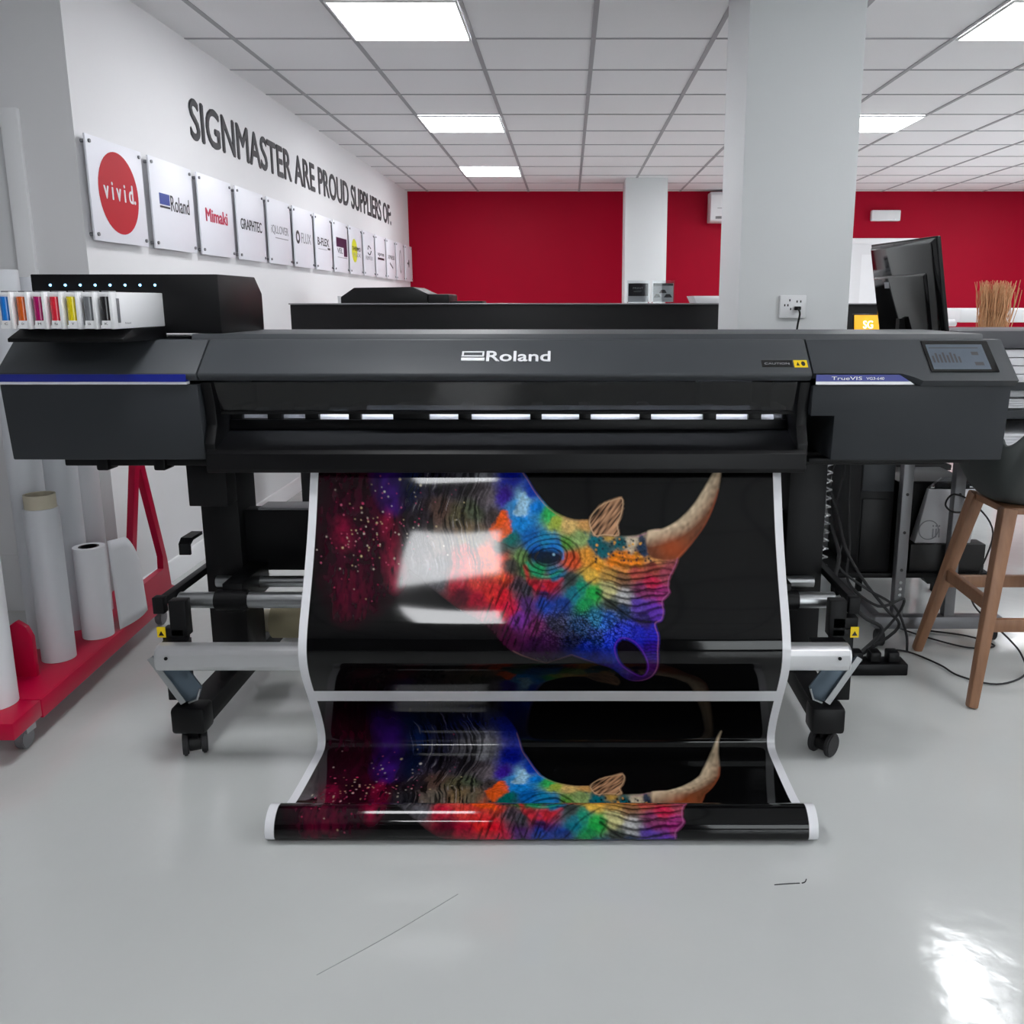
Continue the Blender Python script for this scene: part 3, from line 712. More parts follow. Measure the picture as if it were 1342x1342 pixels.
def smooth(pts, n=6, closed=True):
    P = np.array(pts); out = []; m_ = len(P)
    rngi = range(m_) if closed else range(m_ - 1)
    for i in rngi:
        if closed: a, b_, c_, d = P[(i - 1) % m_], P[i], P[(i + 1) % m_], P[(i + 2) % m_]
        else: a, b_, c_, d = P[max(i - 1, 0)], P[i], P[i + 1], P[min(i + 2, m_ - 1)]
        for k in range(n):
            t = k / n; out.append(.5 * ((2 * b_) + (c_ - a) * t + (2 * a - 5 * b_ + 4 * c_ - d) * t * t + (3 * b_ - a - 3 * c_ + d) * t ** 3))
    if not closed: out.append(P[-1])
    return [tuple(v) for v in out]

def sr(c): return np.array(lin(c))
def over(col, c, m_):
    c = np.asarray(c); m_ = m_[..., None]; return col * (1 - m_) + c * m_

def paint(x, v):
    """colour (linear) of the print at sheet position x (m), v (m above its lower edge)"""
    col = np.zeros(x.shape + (3,)) + sr((9, 9, 10))
    dx = x / U; dy = -v / U                          # in drawing units, y down
    n1_ = fbm(dx / 9, dy / 14, 0); n2_ = fbm(dx / 30, dy / 30, 4); n3_ = fbm(dx / 4, dy / 4, 8)
    # --- foliage on the left
    fol = smooth(GL((150, -260), (420, -260), (590, -100), (585, 200), (585, 620), (500, 720), (380, 830), (250, 820), (180, 640), (170, 420), (160, 200)))
    m_ = sm(sdf(x, v, fol), 14 * U); leaf = np.clip((fbm(dx / 5, dy / 11, 12) - .42) * 4, 0, 1)
    col = over(col, sr((78, 5, 36)), m_ * leaf * .7)
    col = over(col, sr((50, 4, 26)), m_ * .5)
    band = smooth(GL((480, 280), (520, 290), (560, 420), (585, 600), (545, 690), (505, 640), (490, 480))); b1 = sm(sdf(x, v, band), 8 * U)
    col = over(col, sr((150, 16, 58)) * (.2 + 1.1 * n1_)[..., None], b1 * np.clip((fbm(dx / 4, dy / 16, 50) - .3) * 4, 0, 1))
    band = smooth(GL((255, 600), (330, 560), (385, 640), (380, 800), (300, 815), (240, 800))); col = over(col, sr((88, 8, 36)) * (.4 + n1_)[..., None], sm(sdf(x, v, band), 10 * U) * np.clip((fbm(dx / 4, dy / 14, 52) - .36) * 4, 0, 1))
    band = smooth(GL((420, -200), (560, -150), (575, 150), (570, 260), (500, 270), (440, 130))); col = over(col, sr((58, 22, 120)) * (.3 + 1.1 * n1_)[..., None], sm(sdf(x, v, band), 10 * U) * .85)
    band = smooth(GL((245, 320), (290, 330), (310, 440), (270, 470), (235, 400))); col = over(col, sr((150, 12, 60)) * (.2 + 1.2 * n3_)[..., None], sm(sdf(x, v, band), 9 * U) * .7)
    # teal-blue gap
    band = smooth(GL((570, -260), (730, -220), (740, 60), (700, 200), (640, 260), (585, 160))); col = over(col, sr((10, 34, 78)) * (.3 + 1.1 * n1_)[..., None], sm(sdf(x, v, band), 12 * U) * .9)
    # --- head and neck silhouette
    head = smooth(G((-60, -300), (60, -190), (130, -60), (175, 60), (205, 110), (250, 185), (310, 255), (380, 300), (450, 320), (520, 318)), 5, False) + \
        smooth(G((560, 400), (680, 405), (760, 402), (830, 380), (900, 370), (990, 440), (985, 520), (965, 575), (942, 620), (936, 665), (940, 705), (905, 745), (912, 800), (900, 842), (868, 862), (886, 920), (884, 1000), (880, 1075), (845, 1130), (780, 1152), (715, 1142), (640, 1085), (540, 1055), (430, 1020)), 4, False) + \
        smooth(G((300, 1060), (120, 1000), (-20, 860), (-160, 780), (-330, 640), (-440, 520), (-470, 250), (-420, -40), (-330, -250)), 4, False)
    sd = sdf(x, v, head)
    hm = sm(sd - (n1_ - .5) * 1.5 * U, 1.6 * U)
    soft = sm(sdf(x, v, smooth(G((520, -320), (1400, -320), (1400, 1160), (790, 1160), (640, 1080), (540, 1010), (430, 960), (250, 985), (60, 960), (-80, 800), (-250, 720), (-400, 690), (-440, 520), (-430, 250), (-360, -320)), 4)), 26 * U)
    hm = hm * soft
    CP = [((60, -200), (10, 24, 90)), ((100, -80), (14, 30, 130)), ((120, 100), (6, 26, 170)), ((90, 200), (60, 30, 150)), ((150, 250), (60, 150, 220)), ((185, 220), (150, 205, 235)), ((230, 170), (10, 60, 190)), ((250, 260), (10, 130, 225)), ((170, 340), (20, 140, 225)),
          ((300, 290), (50, 180, 90)), ((340, 330), (170, 190, 70)), ((420, 345), (222, 184, 112)), ((500, 335), (214, 158, 90)), ((210, 400), (10, 100, 180)),
          ((110, 420), (0, 104, 96)), ((70, 470), (50, 70, 60)), ((40, 300), (70, 60, 58)), ((-10, 200), (120, 110, 116)), ((-40, 60), (150, 150, 156)),
          ((240, 480), (0, 90, 180)), ((300, 420), (20, 140, 190)), ((340, 460), (10, 110, 200)), ((400, 440), (90, 150, 60)), ((430, 530), (226, 84, 40)), ((470, 420), (150, 180, 110)), ((510, 500), (226, 150, 50)),
          ((560, 430), (0, 104, 116)), ((600, 480), (6, 100, 110)), ((690, 440), (20, 92, 100)), ((640, 430), (216, 170, 80)), ((650, 520), (236, 130, 14)), ((700, 560), (222, 140, 60)), ((740, 440), (214, 196, 168)), ((800, 470), (40, 60, 80)), ((770, 530), (230, 140, 30)), ((850, 520), (230, 160, 90)),
          ((560, 540), (240, 160, 40)), ((520, 600), (226, 180, 70)), ((620, 600), (170, 130, 60)), ((700, 620), (120, 80, 50)), ((760, 590), (176, 70, 60)), ((860, 570), (150, 60, 50)), ((850, 640), (190, 20, 66)), ((920, 600), (150, 60, 80)), ((800, 690), (120, 40, 90)), ((900, 700), (160, 40, 120)),
          ((620, 680), (196, 190, 130)), ((700, 720), (170, 170, 170)), ((640, 760), (60, 70, 60)), ((780, 770), (84, 50, 160)), ((860, 810), (90, 36, 170)), ((700, 800), (20, 50, 90)), ((800, 840), (40, 20, 100)),
          ((480, 660), (10, 140, 110)), ((540, 700), (30, 170, 70)), ((500, 760), (20, 150, 80)), ((440, 700), (20, 120, 140)), ((420, 640), (60, 70, 70)), ((380, 760), (20, 60, 150)), ((300, 760), (20, 60, 160)), ((300, 690), (60, 30, 90)),
          ((250, 660), (190, 30, 50)), ((320, 660), (200, 26, 44)), ((200, 580), (60, 110, 60)), ((180, 520), (110, 150, 80)), ((260, 580), (20, 150, 90)), ((350, 600), (20, 110, 150)),
          ((560, 830), (16, 110, 150)), ((620, 850), (20, 90, 200)), ((480, 870), (20, 60, 110)), ((560, 920), (14, 50, 130)), ((700, 890), (10, 40, 200)), ((640, 940), (10, 50, 220)), ((780, 900), (20, 30, 190)), ((860, 900), (36, 30, 200)), ((860, 1000), (50, 20, 140)), ((850, 1080), (60, 14, 90)),
          ((500, 1000), (0, 44, 190)), ((560, 1030), (10, 30, 150)), ((440, 930), (10, 20, 70)), ((340, 860), (40, 40, 70)), ((300, 930), (70, 20, 80)), ((240, 880), (110, 24, 90)), ((260, 960), (60, 14, 70)), ((200, 760), (80, 40, 110)), ((160, 840), (120, 40, 150)), ((200, 690), (70, 66, 80)), ((130, 560), (70, 66, 60)), ((150, 660), (84, 66, 80)),
          ((100, 780), (200, 16, 60)), ((50, 800), (224, 10, 50)), ((60, 720), (216, 20, 40)), ((0, 700), (230, 40, 40)), ((80, 620), (220, 60, 40)), ((30, 560), (250, 80, 10)), ((0, 500), (252, 92, 10)), ((60, 520), (230, 70, 30)), ((0, 800), (170, 10, 50)), ((20, 880), (70, 10, 40)), ((100, 900), (80, 14, 60)),
          ((-60, 620), (230, 60, 50)), ((-80, 560), (225, 90, 70)), ((-120, 480), (200, 60, 50)), ((-150, 560), (210, 60, 60)), ((-160, 640), (190, 20, 50)), ((-140, 720), (110, 10, 40)), ((-60, 740), (180, 14, 50)), ((-250, 560), (90, 88, 92)), ((-260, 640), (86, 84, 90)), ((-350, 600), (70, 68, 74)), ((-380, 450), (54, 52, 58)),
          ((-230, 420), (110, 100, 90)), ((-120, 400), (120, 100, 70)), ((-60, 420), (110, 100, 80)), ((-150, 300), (90, 84, 60)), ((-250, 280), (84, 62, 54)), ((-350, 300), (44, 36, 44)), ((-80, 280), (84, 92, 70)), ((-60, 160), (70, 62, 66)), ((-180, 150), (52, 46, 56)), ((-300, 120), (44, 40, 56)), ((-400, 120), (18, 26, 60)), ((-120, 60), (100, 98, 106)), ((-260, 20), (40, 40, 66)), ((-380, -20), (14, 34, 84)), ((-200, -120), (22, 30, 84)), ((-380, -160), (8, 30, 70)), ((-60, -140), (12, 26, 96))]
    wsum = np.zeros(x.shape); acc = np.zeros(x.shape + (3,))
    wx_ = x + (n2_ - .5) * 9 * U + (n3_ - .5) * 4 * U; wy_ = v + (n1_ - .5) * 9 * U
    for p, c in CP:
        qx, qy = G(p)[0]; d2 = ((wx_ - qx) ** 2 + (wy_ - qy) ** 2) / (U * U) + 3
        w = 1 / d2 ** 2.2; wsum += w; acc += sr(c) * w[..., None]
    hc = acc / wsum[..., None]
    # orange splash with a crisp edge
    for pl, c in ((((10, 380), (40, 320), (75, 268), (105, 300), (118, 370), (80, 420), (40, 425)), (255, 96, 4)), (((0, 520), (-10, 470), (30, 500), (60, 560), (90, 640), (40, 620), (-30, 590)), (252, 88, 10)),
                  (((500, 380), (530, 430), (600, 430), (690, 420), (720, 450), (660, 470), (620, 520), (570, 500), (520, 440)), (4, 92, 104)),
                  (((640, 500), (700, 480), (760, 510), (800, 540), (740, 560), (660, 555), (630, 530)), (240, 132, 10)),
                  (((785, 400), (810, 420), (815, 480), (840, 500), (800, 515), (780, 470)), (26, 50, 78)),
                  (((180, 180), (192, 200), (196, 290), (170, 300), (130, 285), (150, 240)), (170, 215, 240))):
        g_ = sdf(x, v, smooth(G(*pl), 4)) + (n3_ - .5) * 7 * U; hc = over(hc, sr(c), sm(g_, 2 * U) * .9)
    for i in range(70):
        qx, qy = G((rng2.uniform(540, 850), rng2.uniform(415, 540)))[0]; r_ = rng2.uniform(.6, 1.7) * U
        hc = over(hc, sr((20, 40, 50) if rng2.rand() < .8 else (240, 170, 60)), sm(r_ - np.hypot(x - qx, v - qy), 1 * U))
    hc = hc * (.45 + 1.0 * fbm(dx / 2.6, dy / 2.6, 40))[..., None] * (.7 + .6 * n1_)[..., None]
    # wrinkles
    dark = np.zeros(x.shape)
    ex, ey = G((305, 515))[0]; rx_ = (x - ex) / U; ry_ = -(v - ey) / U
    er = np.hypot(rx_ * .72 + ry_ * .12, ry_) + (n2_ - .5) * 9
    ring_ = np.clip(np.sin(er * 2 * math.pi / 5.6) * 1.6 - .1, 0, 1) * np.clip((er - 8) / 4, 0, 1) * np.clip((40 - er) / 14, 0, 1)
    dark = np.maximum(dark, ring_ * .75)
    # vertical neck strokes, denser to the left
    ux = dx + 6 * np.sin(dy / 22) + (n2_ - .5) * 16; st = vn(ux / 1.9, dy / 26, 20)
    q = G((-20, 300))[0]; neckm = np.clip((q[0] - x) / (30 * U) + .6, 0, 1) * np.clip((v - G((0, 640))[0][1]) / (40 * U) + .4, 0, 1)
    dark = np.maximum(dark, np.clip((st - .42) * 3.4, 0, 1) * neckm * .9)
    hc = over(hc, sr((190, 186, 190)), np.clip((.16 - st) * 5, 0, 1) * neckm * .6)
    # cheek strokes, lower left
    st2 = vn((dx + dy * .35) / 2.3, (dy - dx * .3) / 15, 24); q0 = G((150, 800))[0]
    cm = np.exp(-(((x - q0[0]) / (50 * U)) ** 2 + ((v - q0[1]) / (48 * U)) ** 2)); dark = np.maximum(dark, np.clip((st2 - .5) * 4, 0, 1) * np.clip(cm * 1.7, 0, 1) * .85)
    # snout folds
    q0 = G((780, 680))[0]; fm = np.exp(-(((x - q0[0]) / (52 * U)) ** 4 + ((v - q0[1]) / (46 * U)) ** 4))
    fy_ = (dy - .12 * dx) + 5 * np.sin(dx / 16) + (n2_ - .5) * 14; fl = np.clip(np.sin(fy_ * 2 * math.pi / 8.5) * 1.5 - .25, 0, 1); dark = np.maximum(dark, fl * fm * .85)
    hc = over(hc, hc * 1.5 + .03, np.clip(np.sin(fy_ * 2 * math.pi / 8.5 + 2.6), 0, 1) * fm * .5)
    # scaly cheek
    q0 = G((520, 880))[0]; cm = np.exp(-(((x - q0[0]) / (62 * U)) ** 4 + ((v - q0[1]) / (26 * U)) ** 4))
    cell = np.minimum(1, np.abs(vn((dx + dy * .5) / 3.4, (dy - dx * .2) / 2.1, 44) - .5) * 5.5) * np.minimum(1, np.abs(vn((dx - dy * .4) / 3.0, (dy + dx * .2) / 2.4, 45) - .5) * 6)
    dark = np.maximum(dark, np.clip(.7 - cell, 0, 1) * 1.4 * cm)
    hc = over(hc, np.clip(hc * 2.2 + .06, 0, 1), np.clip((cell - .6) * 2, 0, 1) * cm * .7)
    # lip and chin hatching
    q0 = G((850, 960))[0]; cm = np.exp(-(((x - q0[0]) / (16 * U)) ** 4 + ((v - q0[1]) / (26 * U)) ** 4)); dark = np.maximum(dark, np.clip(np.sin((dy + n1_ * 6) * 2 * math.pi / 4.5), 0, 1) * cm * .6)
    # long creases
    for pl, w in (([(560, 530), (480, 590), (400, 660), (320, 740), (230, 850)], 2.0), ([(560, 620), (470, 690), (400, 770), (310, 860)], 2.0), ([(520, 560), (430, 590), (370, 650), (300, 740)], 1.4), ([(180, 520), (160, 640), (200, 760), (210, 880)], 1.8), ([(210, 650), (250, 700), (320, 705), (370, 670)], 1.5),
                  ([(130, 520), (110, 640), (120, 780), (160, 900)], 1.6), ([(560, 700), (640, 760), (760, 840), (870, 850)], 4.0), ([(700, 570), (800, 560), (960, 540)], 1.6), ([(600, 640), (700, 670), (820, 690), (930, 700)], 1.6), ([(560, 680), (590, 700), (560, 760), (600, 800)], 2.2),
                  ([(820, 380), (840, 440), (830, 520)], 1.2), ([(380, 810), (520, 800), (640, 830), (760, 880)], 1.6), ([(30, 430), (90, 450), (140, 470), (190, 440)], 1.4), ([(20, 460), (80, 480), (130, 500)], 1.2)):
        d = dline(x, v, smooth(G(*pl), 5, False)) + (n3_ - .5) * 1.2 * U
        dark = np.maximum(dark, sm(w * U * .5 - d, 1.4 * U) * .9)
    # eye
    eye = sdf(x, v, smooth(G((190, 510), (240, 480), (310, 478), (372, 495), (380, 525), (340, 550), (280, 552), (230, 530)), 4)); hc = over(hc, sr((6, 16, 34)), sm(eye, 3 * U) * .95)
    qx, qy = G((338, 500))[0]; hc = over(hc, sr((150, 200, 230)), sm(1.5 * U - np.hypot(x - qx, v - qy), U))
    lid = dline(x, v, smooth(G((200, 470), (250, 430), (320, 430), (375, 470), (385, 520)), 5, False)); hc = over(hc, sr((40, 150, 230)), sm(1.6 * U - lid, 1.5 * U) * .7)
    low = dline(x, v, smooth(G((190, 560), (220, 650), (300, 680), (380, 630)), 5, False)); hc = over(hc, sr((214, 30, 50)), sm(2.4 * U - low, 2 * U) * .8)
    low = dline(x, v, smooth(G((200, 545), (250, 600), (310, 615), (380, 580)), 5, False)); hc = over(hc, sr((40, 180, 130)), sm(2.0 * U - low, 2 * U) * .7)
    hc = hc * (1 - dark[..., None] * .93)
    # rim light along the muzzle
    rim = np.clip(1 - np.abs(sd - 1.2 * U) / (1.3 * U), 0, 1) * np.clip((x - G((700, 0))[0][0]) / (20 * U), 0, 1)
    hc = over(hc, sr((190, 110, 160)), rim * .6)
    rim = np.clip(1 - np.abs(sd - 1.0 * U) / (1.2 * U), 0, 1) * np.clip((G((560, 0))[0][0] - x) / (20 * U), 0, 1) * (x > G((140, 0))[0][0])
    hc = over(hc, sr((206, 150, 120)), rim * .6)
    # nostril
    ns = sdf(x, v, smooth(G((665, 965), (700, 935), (760, 960), (805, 1020), (822, 1080), (795, 1122), (740, 1100), (690, 1060), (665, 1010)), 4))
    hc = over(hc, sr((10, 4, 16)), sm(ns, 2 * U)); hc = over(hc, sr((110, 40, 190)), np.clip(1 - np.abs(ns + 1.6 * U) / (1.5 * U), 0, 1) * .75)
    col = over(col, hc, hm)
    # --- rear horn (leaf-shaped) and front horn
    lf = sdf(x, v, smooth(G((520, 318), (545, 275), (590, 238), (640, 218), (690, 205), (702, 240), (690, 300), (672, 345), (678, 402), (600, 400), (552, 406), (525, 360)), 3)); lm = sm(lf, 1.6 * U)
    st = vn((dx * .8 + dy * .6) / 1.7, (dy * .8 - dx * .6) / 14, 30); lc = sr((196, 146, 110)) * (.02 + 1.5 * np.clip(st - .15, 0, 1))[..., None]; lc = over(lc, sr((232, 190, 150)), np.clip(1 - np.abs(lf - 1.2 * U) / (1.4 * U), 0, 1) * .8)
    col = over(col, lc, lm)
    horn = G((1222, -34), (1212, 20), (1203, 80), (1192, 165), (1165, 255), (1122, 345), (1062, 430), (1010, 495), (975, 522), (905, 528), (840, 512), (820, 450), (822, 385), (850, 372), (905, 366), (985, 322), (1060, 250), (1112, 170), (1160, 85), (1195, 20))
    hs = sdf(x, v, smooth(horn, 4)); hm2 = sm(hs, 1.6 * U)
    top = dline(x, v, smooth(G((830, 378), (905, 362), (985, 318), (1060, 246), (1112, 166), (1160, 80), (1222, -40)), 5, False)) / U
    st = vn(dx / 4 + dy / 9, dy / 6 - dx / 20, 34); g_ = np.clip(top / 22, 0, 1)
    hcol = sr((238, 214, 180)) * (1 - g_)[..., None] + sr((112, 66, 42)) * g_[..., None]; hcol = hcol * (.62 + .6 * st)[..., None]
    q0 = G((960, 470))[0]; hcol = over(hcol, sr((190, 80, 30)), np.exp(-(((x - q0[0]) / (22 * U)) ** 2 + ((v - q0[1]) / (16 * U)) ** 2)) * .6)
    botd = dline(x, v, smooth(G((975, 524), (1062, 434), (1122, 349), (1165, 259), (1192, 169)), 5, False)); hcol = over(hcol, sr((206, 96, 60)), sm(1.1 * U - botd, 1.2 * U) * .7)
    col = over(col, hcol, hm2)
    # --- sparkles over foliage and neck
    for i in range(150):
        if i < 115: p = GL((rng2.normal(390, 110), rng2.normal(380, 140)))[0]
        else: p = GL((rng2.normal(700, 110), rng2.normal(260, 120)))[0]
        r_ = rng2.choice([.45, .6, .8, 1.1, 1.5], p=[.4, .3, .18, .09, .03]) * U
        c = [(236, 214, 160), (240, 110, 150), (220, 60, 110), (250, 240, 220)][rng2.randint(4)]
        dd = np.hypot(x - p[0], v - p[1]); col = over(col, sr(c), sm(r_ - dd, .9 * U) * rng2.uniform(.5, 1))
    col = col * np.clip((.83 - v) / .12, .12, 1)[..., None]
    return np.clip(col * .8, 0, 1)

rng2 = np.random.RandomState(11)
RGB = np.zeros((NS, NX, 3)) + sr((226, 226, 230))
LS = [1.0546, 1.192, 1.268, 1.384, 1.483, 1.60, 1.64, 1.72, 1.82, 2.4]
LV = [.86, .733, .6665, .590, .4835, .435, .41, .32, .22, 0]
edge = (XX > BX0 + .0225) & (XX < BX1 - .0225)
s0 = .30
ia = (S > .19) & (S < 1.0065)
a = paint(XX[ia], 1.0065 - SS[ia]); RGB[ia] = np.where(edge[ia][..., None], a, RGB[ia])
rng2 = np.random.RandomState(11)
ib = S > 1.0546
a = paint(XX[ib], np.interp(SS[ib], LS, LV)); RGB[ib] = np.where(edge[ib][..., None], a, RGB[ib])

co = np.zeros((NS, NX, 3), np.float32); co[..., 0] = X[None, :]; co[..., 1] = PY[:, None]; co[..., 2] = PZ[:, None]
# a slight sideways tunnelling so that the gloss breaks up as film does
wav = np.interp(S, [0, .33, .6, 1.3, 2.2], [0, 0, 1, .15, 0])
co[..., 1] += (wav[:, None] * .0012 * np.sin(XX * 9 + SS * 7))
me = bpy.data.meshes.new('printed_sheet')
idx = np.arange(NS * NX).reshape(NS, NX)
quads = np.stack([idx[:-1, :-1], idx[:-1, 1:], idx[1:, 1:], idx[1:, :-1]], -1).reshape(-1, 4)
nf = len(quads)
me.vertices.add(NS * NX); bo = np.array([(BX0 + BX1) / 2, 2.2, 0], np.float32)
me.vertices.foreach_set('co', (co - bo).reshape(-1))
me.loops.add(nf * 4); me.loops.foreach_set('vertex_index', quads.reshape(-1).astype(np.int32))
me.polygons.add(nf); me.polygons.foreach_set('loop_start', (np.arange(nf) * 4).astype(np.int32))
me.polygons.foreach_set('use_smooth', np.ones(nf, bool))
me.update(); me.validate()
at = me.color_attributes.new('ink_colour', 'FLOAT_COLOR', 'POINT')
at.data.foreach_set('color', np.concatenate([RGB, np.ones((NS, NX, 1))], -1).astype(np.float32).reshape(-1))
m = bpy.data.materials.new('glossy_print'); m.use_nodes = True; nt = m.node_tree; b = nt.nodes['Principled BSDF']
ca = nt.nodes.new('ShaderNodeAttribute'); ca.attribute_name = 'ink_colour'
ge = nt.nodes.new('ShaderNodeNewGeometry'); mx = nt.nodes.new('ShaderNodeMix'); mx.data_type = 'RGBA'
mx.inputs[7].default_value = (.75, .75, .77, 1)
nt.links.new(ge.outputs['Backfacing'], mx.inputs[0]); nt.links.new(ca.outputs['Color'], mx.inputs[6]); nt.links.new(mx.outputs[2], b.inputs['Base Color'])
b.inputs['Roughness'].default_value = .055
b.inputs['Specular IOR Level'].default_value = .33
M['print'] = m
me.materials.append(m)
BAN = thing('printed_banner', tuple(bo), 'glossy rhino-head print on black, hanging from the printer and rolled on the floor', 'banner')
so = bpy.data.objects.new('printed_sheet', me); COL.objects.link(so); so.parent = BAN
# flip if the front does not face the viewer
if (me.polygons[nf // 4].normal.y > 0): me.flip_normals()

# kraft roll resting across the feet
t = thing('kraft_roll', (-.3, 2.88, .15), 'kraft-brown paper roll lying across the printer feet behind the bar', 'paper roll')
MB().cyl((-1.045, 2.93, .2115), (.45, 2.93, .2115), .061, n=40, bev=.002).build('wound_paper', M['kraft'], t)
MB().ring((-1.075, 2.93, .2115), (.49, 2.93, .2115), .040, .036).build('core', M['core'], t)

# ------------------------------------------------------------------ counter and what stands on it
t = thing('reception_counter', (.15, 5.25, 0), 'long black counter panel with a thin metal top edge, behind the printer', 'counter')
MB().box(-1.565, 1.87, 5.0, 5.5, .0, 1.303, .003).build('front_panel', M['black'], t)
MB().box(-1.57, 1.875, 4.99, 5.51, 1.3035, 1.311, .001).build('top_edge', M['greym'], t)
t = thing('office_plotter', (-.9, 6.4, 0), 'low black machine hood with a sloped left end showing above the counter', 'machine')
mb = MB(); mb.prism([(-1.585, 1.25), (-1.585, 1.352), (-1.49, 1.415), (-1.08, 1.421), (-.98, 1.375), (-.98, 1.25)], 'Y', 6.2, 6.7, .006); mb.build('hood', M['black'], t)
mb = MB(); mb.box(-.979, -.83, 6.2, 6.65, 1.25, 1.372, .01); mb.build('side_cover', M['blackm'], t)
mb = MB(); mb.box(-1.6, -.6, 6.2, 6.7, 1.2, 1.249, .004); mb.box(-.83, -.6, 6.22, 6.5, 1.249, 1.325, .004); mb.build('bed', M['blackm'], t)
mb = MB(); [mb.box(x - .03, x + .03, 6.35, 6.5, 0, 1.2, .003) for x in (-1.5, -.7)]; mb.build('leg', M['blackm'], t)
MB().box(-1.62, -1.588, 6.25, 6.3, 1.2, 1.36, .002).build('side_plate', M['white'], t)
for i, (x0, lab) in enumerate(((.345, 'left leaflet in a clear holder, dark top and white foot'), (.49, 'right leaflet in a clear holder, white with dark machine pictures'))):
    t = thing('leaflet_holder', (x0 + .06, 5.2, 1.3115), lab + ', on the counter', 'leaflet holder', 'leaflet holders on the counter')
    w = .123
    MB().box(x0, x0 + w, 5.17, 5.25, 1.3115, 1.318).build('foot', M['acryl'], t)
    MB().box(x0 - .004, x0 + w + .004, 5.19, 5.193, 1.318, 1.44).build('acrylic_front', M['acryl'], t)
    MB().box(x0 + .002, x0 + w - .002, 5.196, 5.204, 1.3185, 1.425).build('leaflet', M['white'], t)
    mb = MB()
    if i == 0:
        mb.box(x0 + .004, x0 + w - .004, 5.1945, 5.1955, 1.352, 1.424)
    else:
        mb.box(x0 + .004, x0 + w - .004, 5.1945, 5.1955, 1.41, 1.424)
        for cx_, cz, r_ in ((.06, 1.375, .022), (.028, 1.35, .02), (.09, 1.35, .024)):
            mb.prism([(x0 + cx_ - r_, cz - .006), (x0 + cx_ + r_, cz - .006), (x0 + cx_ + r_ * .5, cz + .013), (x0 + cx_ - r_ * .5, cz + .013)], 'Y', 5.1945, 5.1955)
    mb.build('printed_block', M['lblk'], t)
    if i == 0:
        text('lettering', 'PRINT', (x0 + .03, 5.194, 1.392), (1, 0, 0), (0, 0, 1), .06, .01, M['white'], t, ext=.0003); text('lettering', 'and CUT', (x0 + .035, 5.194, 1.375), (1, 0, 0), (0, 0, 1), .045, .008, M['white'], t, ext=.0003)
tag(MB().prism([(.735, 1.3115), (.715, 1.352), (.95, 1.352), (.95, 1.3115)], 'Y', 5.1, 5.4, .002).build('document_box', M['white'], None), 'flat white box on the counter beside the near pillar', 'box')
# air conditioner, emergency light, wall socket
t = thing('air_conditioner', (2.05, 10.75, 2.24), 'white wall air conditioner partly hidden by the near pillar', 'air conditioner')
MB().prism([(10.62, 2.26), (10.62, 2.54), (10.66, 2.58), (10.868, 2.58), (10.868, 2.24), (10.66, 2.24)], 'X', 1.66, 2.5, .01).build('casing', M['white'], t)
mb = MB(); [mb.box(1.72, 2.44, 10.612, 10.6195, 2.275 + i * .016, 2.283 + i * .016) for i in range(2)]; mb.build('air_vent', M['ink'], t)
MB().box(1.74, 2.42, 10.613, 10.6195, 2.39, 2.395).build('seam', M['greym'], t)
t = thing('emergency_light', (3.78, 10.84, 2.26), 'small white emergency light box high on the crimson wall', 'emergency light')
MB().box(3.61, 3.955, 10.80, 10.868, 2.265, 2.39, .012).build('casing', M['door'], t)
MB().cyl((3.89, 10.799, 2.285), (3.89, 10.796, 2.285), .008, n=12).build('indicator', M['logo_white'], t)
t = thing('wall_socket', (.92, 3.665, 1.25), 'white double wall socket near the foot of the visible pillar', 'socket')
MB().box(.868, .976, 3.652, 3.669, 1.252, 1.345, .004).build('face_plate', M['white'], t)
mb = MB(); [mb.box(x, x + .005, 3.6508, 3.6515, z, z + .009) for x, z in ((.885, 1.30), (.898, 1.30), (.935, 1.315), (.95, 1.315), (.905, 1.32), (.91, 1.285))]; mb.build('pin_hole', M['ink'], t)
MB().box(.925, .95, 3.628, 3.651, 1.285, 1.30, .003).build('plug', M['black'], t)
tag(MB().tube([(.938, 3.63, 1.29), (.938, 3.60, 1.27), (.928, 3.59, 1.22), (.925, 3.59, 1.15), (.93, 3.6, .9), (.95, 3.6, .4), (.96, 3.55, .01)], .004).build('power_cable', M['black'], None), 'thin black cable hanging from the pillar socket', 'cable')

# ------------------------------------------------------------------ workstation with monitor (right)
DT = thing('workstation_trolley', (1.42, 3.4, 0), 'grey steel workstation trolley with black shelf behind the printer, right', 'trolley')
for x in (1.29, 1.49):
    p = MB(); p.box(x - .02, x + .02, 3.24, 3.28, .11, .975, .002); po = p.build('post', M['greym'], DT)
    h = MB()
    for z in (.30, .45, .60, .75): h.cyl((x, 3.24, z), (x, 3.2385, z), .006, n=12)
    h.build('bolt_hole', M['ink'], po)
    if x < 1.3:
        h = MB(); [h.cyl((x, 3.24, z), (x, 3.236, z), .006, n=10) for z in (.20, .225, .25)]; h.build('bolt', M['steel'], po)
MB().box(1.20, 1.70, 3.235, 3.285, .06, .11, .004).build('base_beam', M['greym'], DT)
MB().box(1.20, 1.24, 3.286, 3.85, .065, .105, .004).build('base_rail', M['greym'], DT)
for x, y in ((1.215, 3.22), (1.68, 3.28), (1.225, 3.82)):
    c = MB(); c.cyl((x - .014, y, .033), (x + .014, y, .033), .033, n=24, bev=.003); c.cyl((x, y, .05), (x, y, .0595), .01, n=10); c.build('caster', M['rubber'], DT)
MB().box(1.02, 1.66, 3.29, 3.80, .252, .272, .002).build('shelf', M['blackm'], DT)
MB().prism([(1.40, .251), (1.50, .251), (1.48, .225), (1.42, .225)], 'Y', 3.30, 3.36).build('shelf_bracket', M['black'], DT)
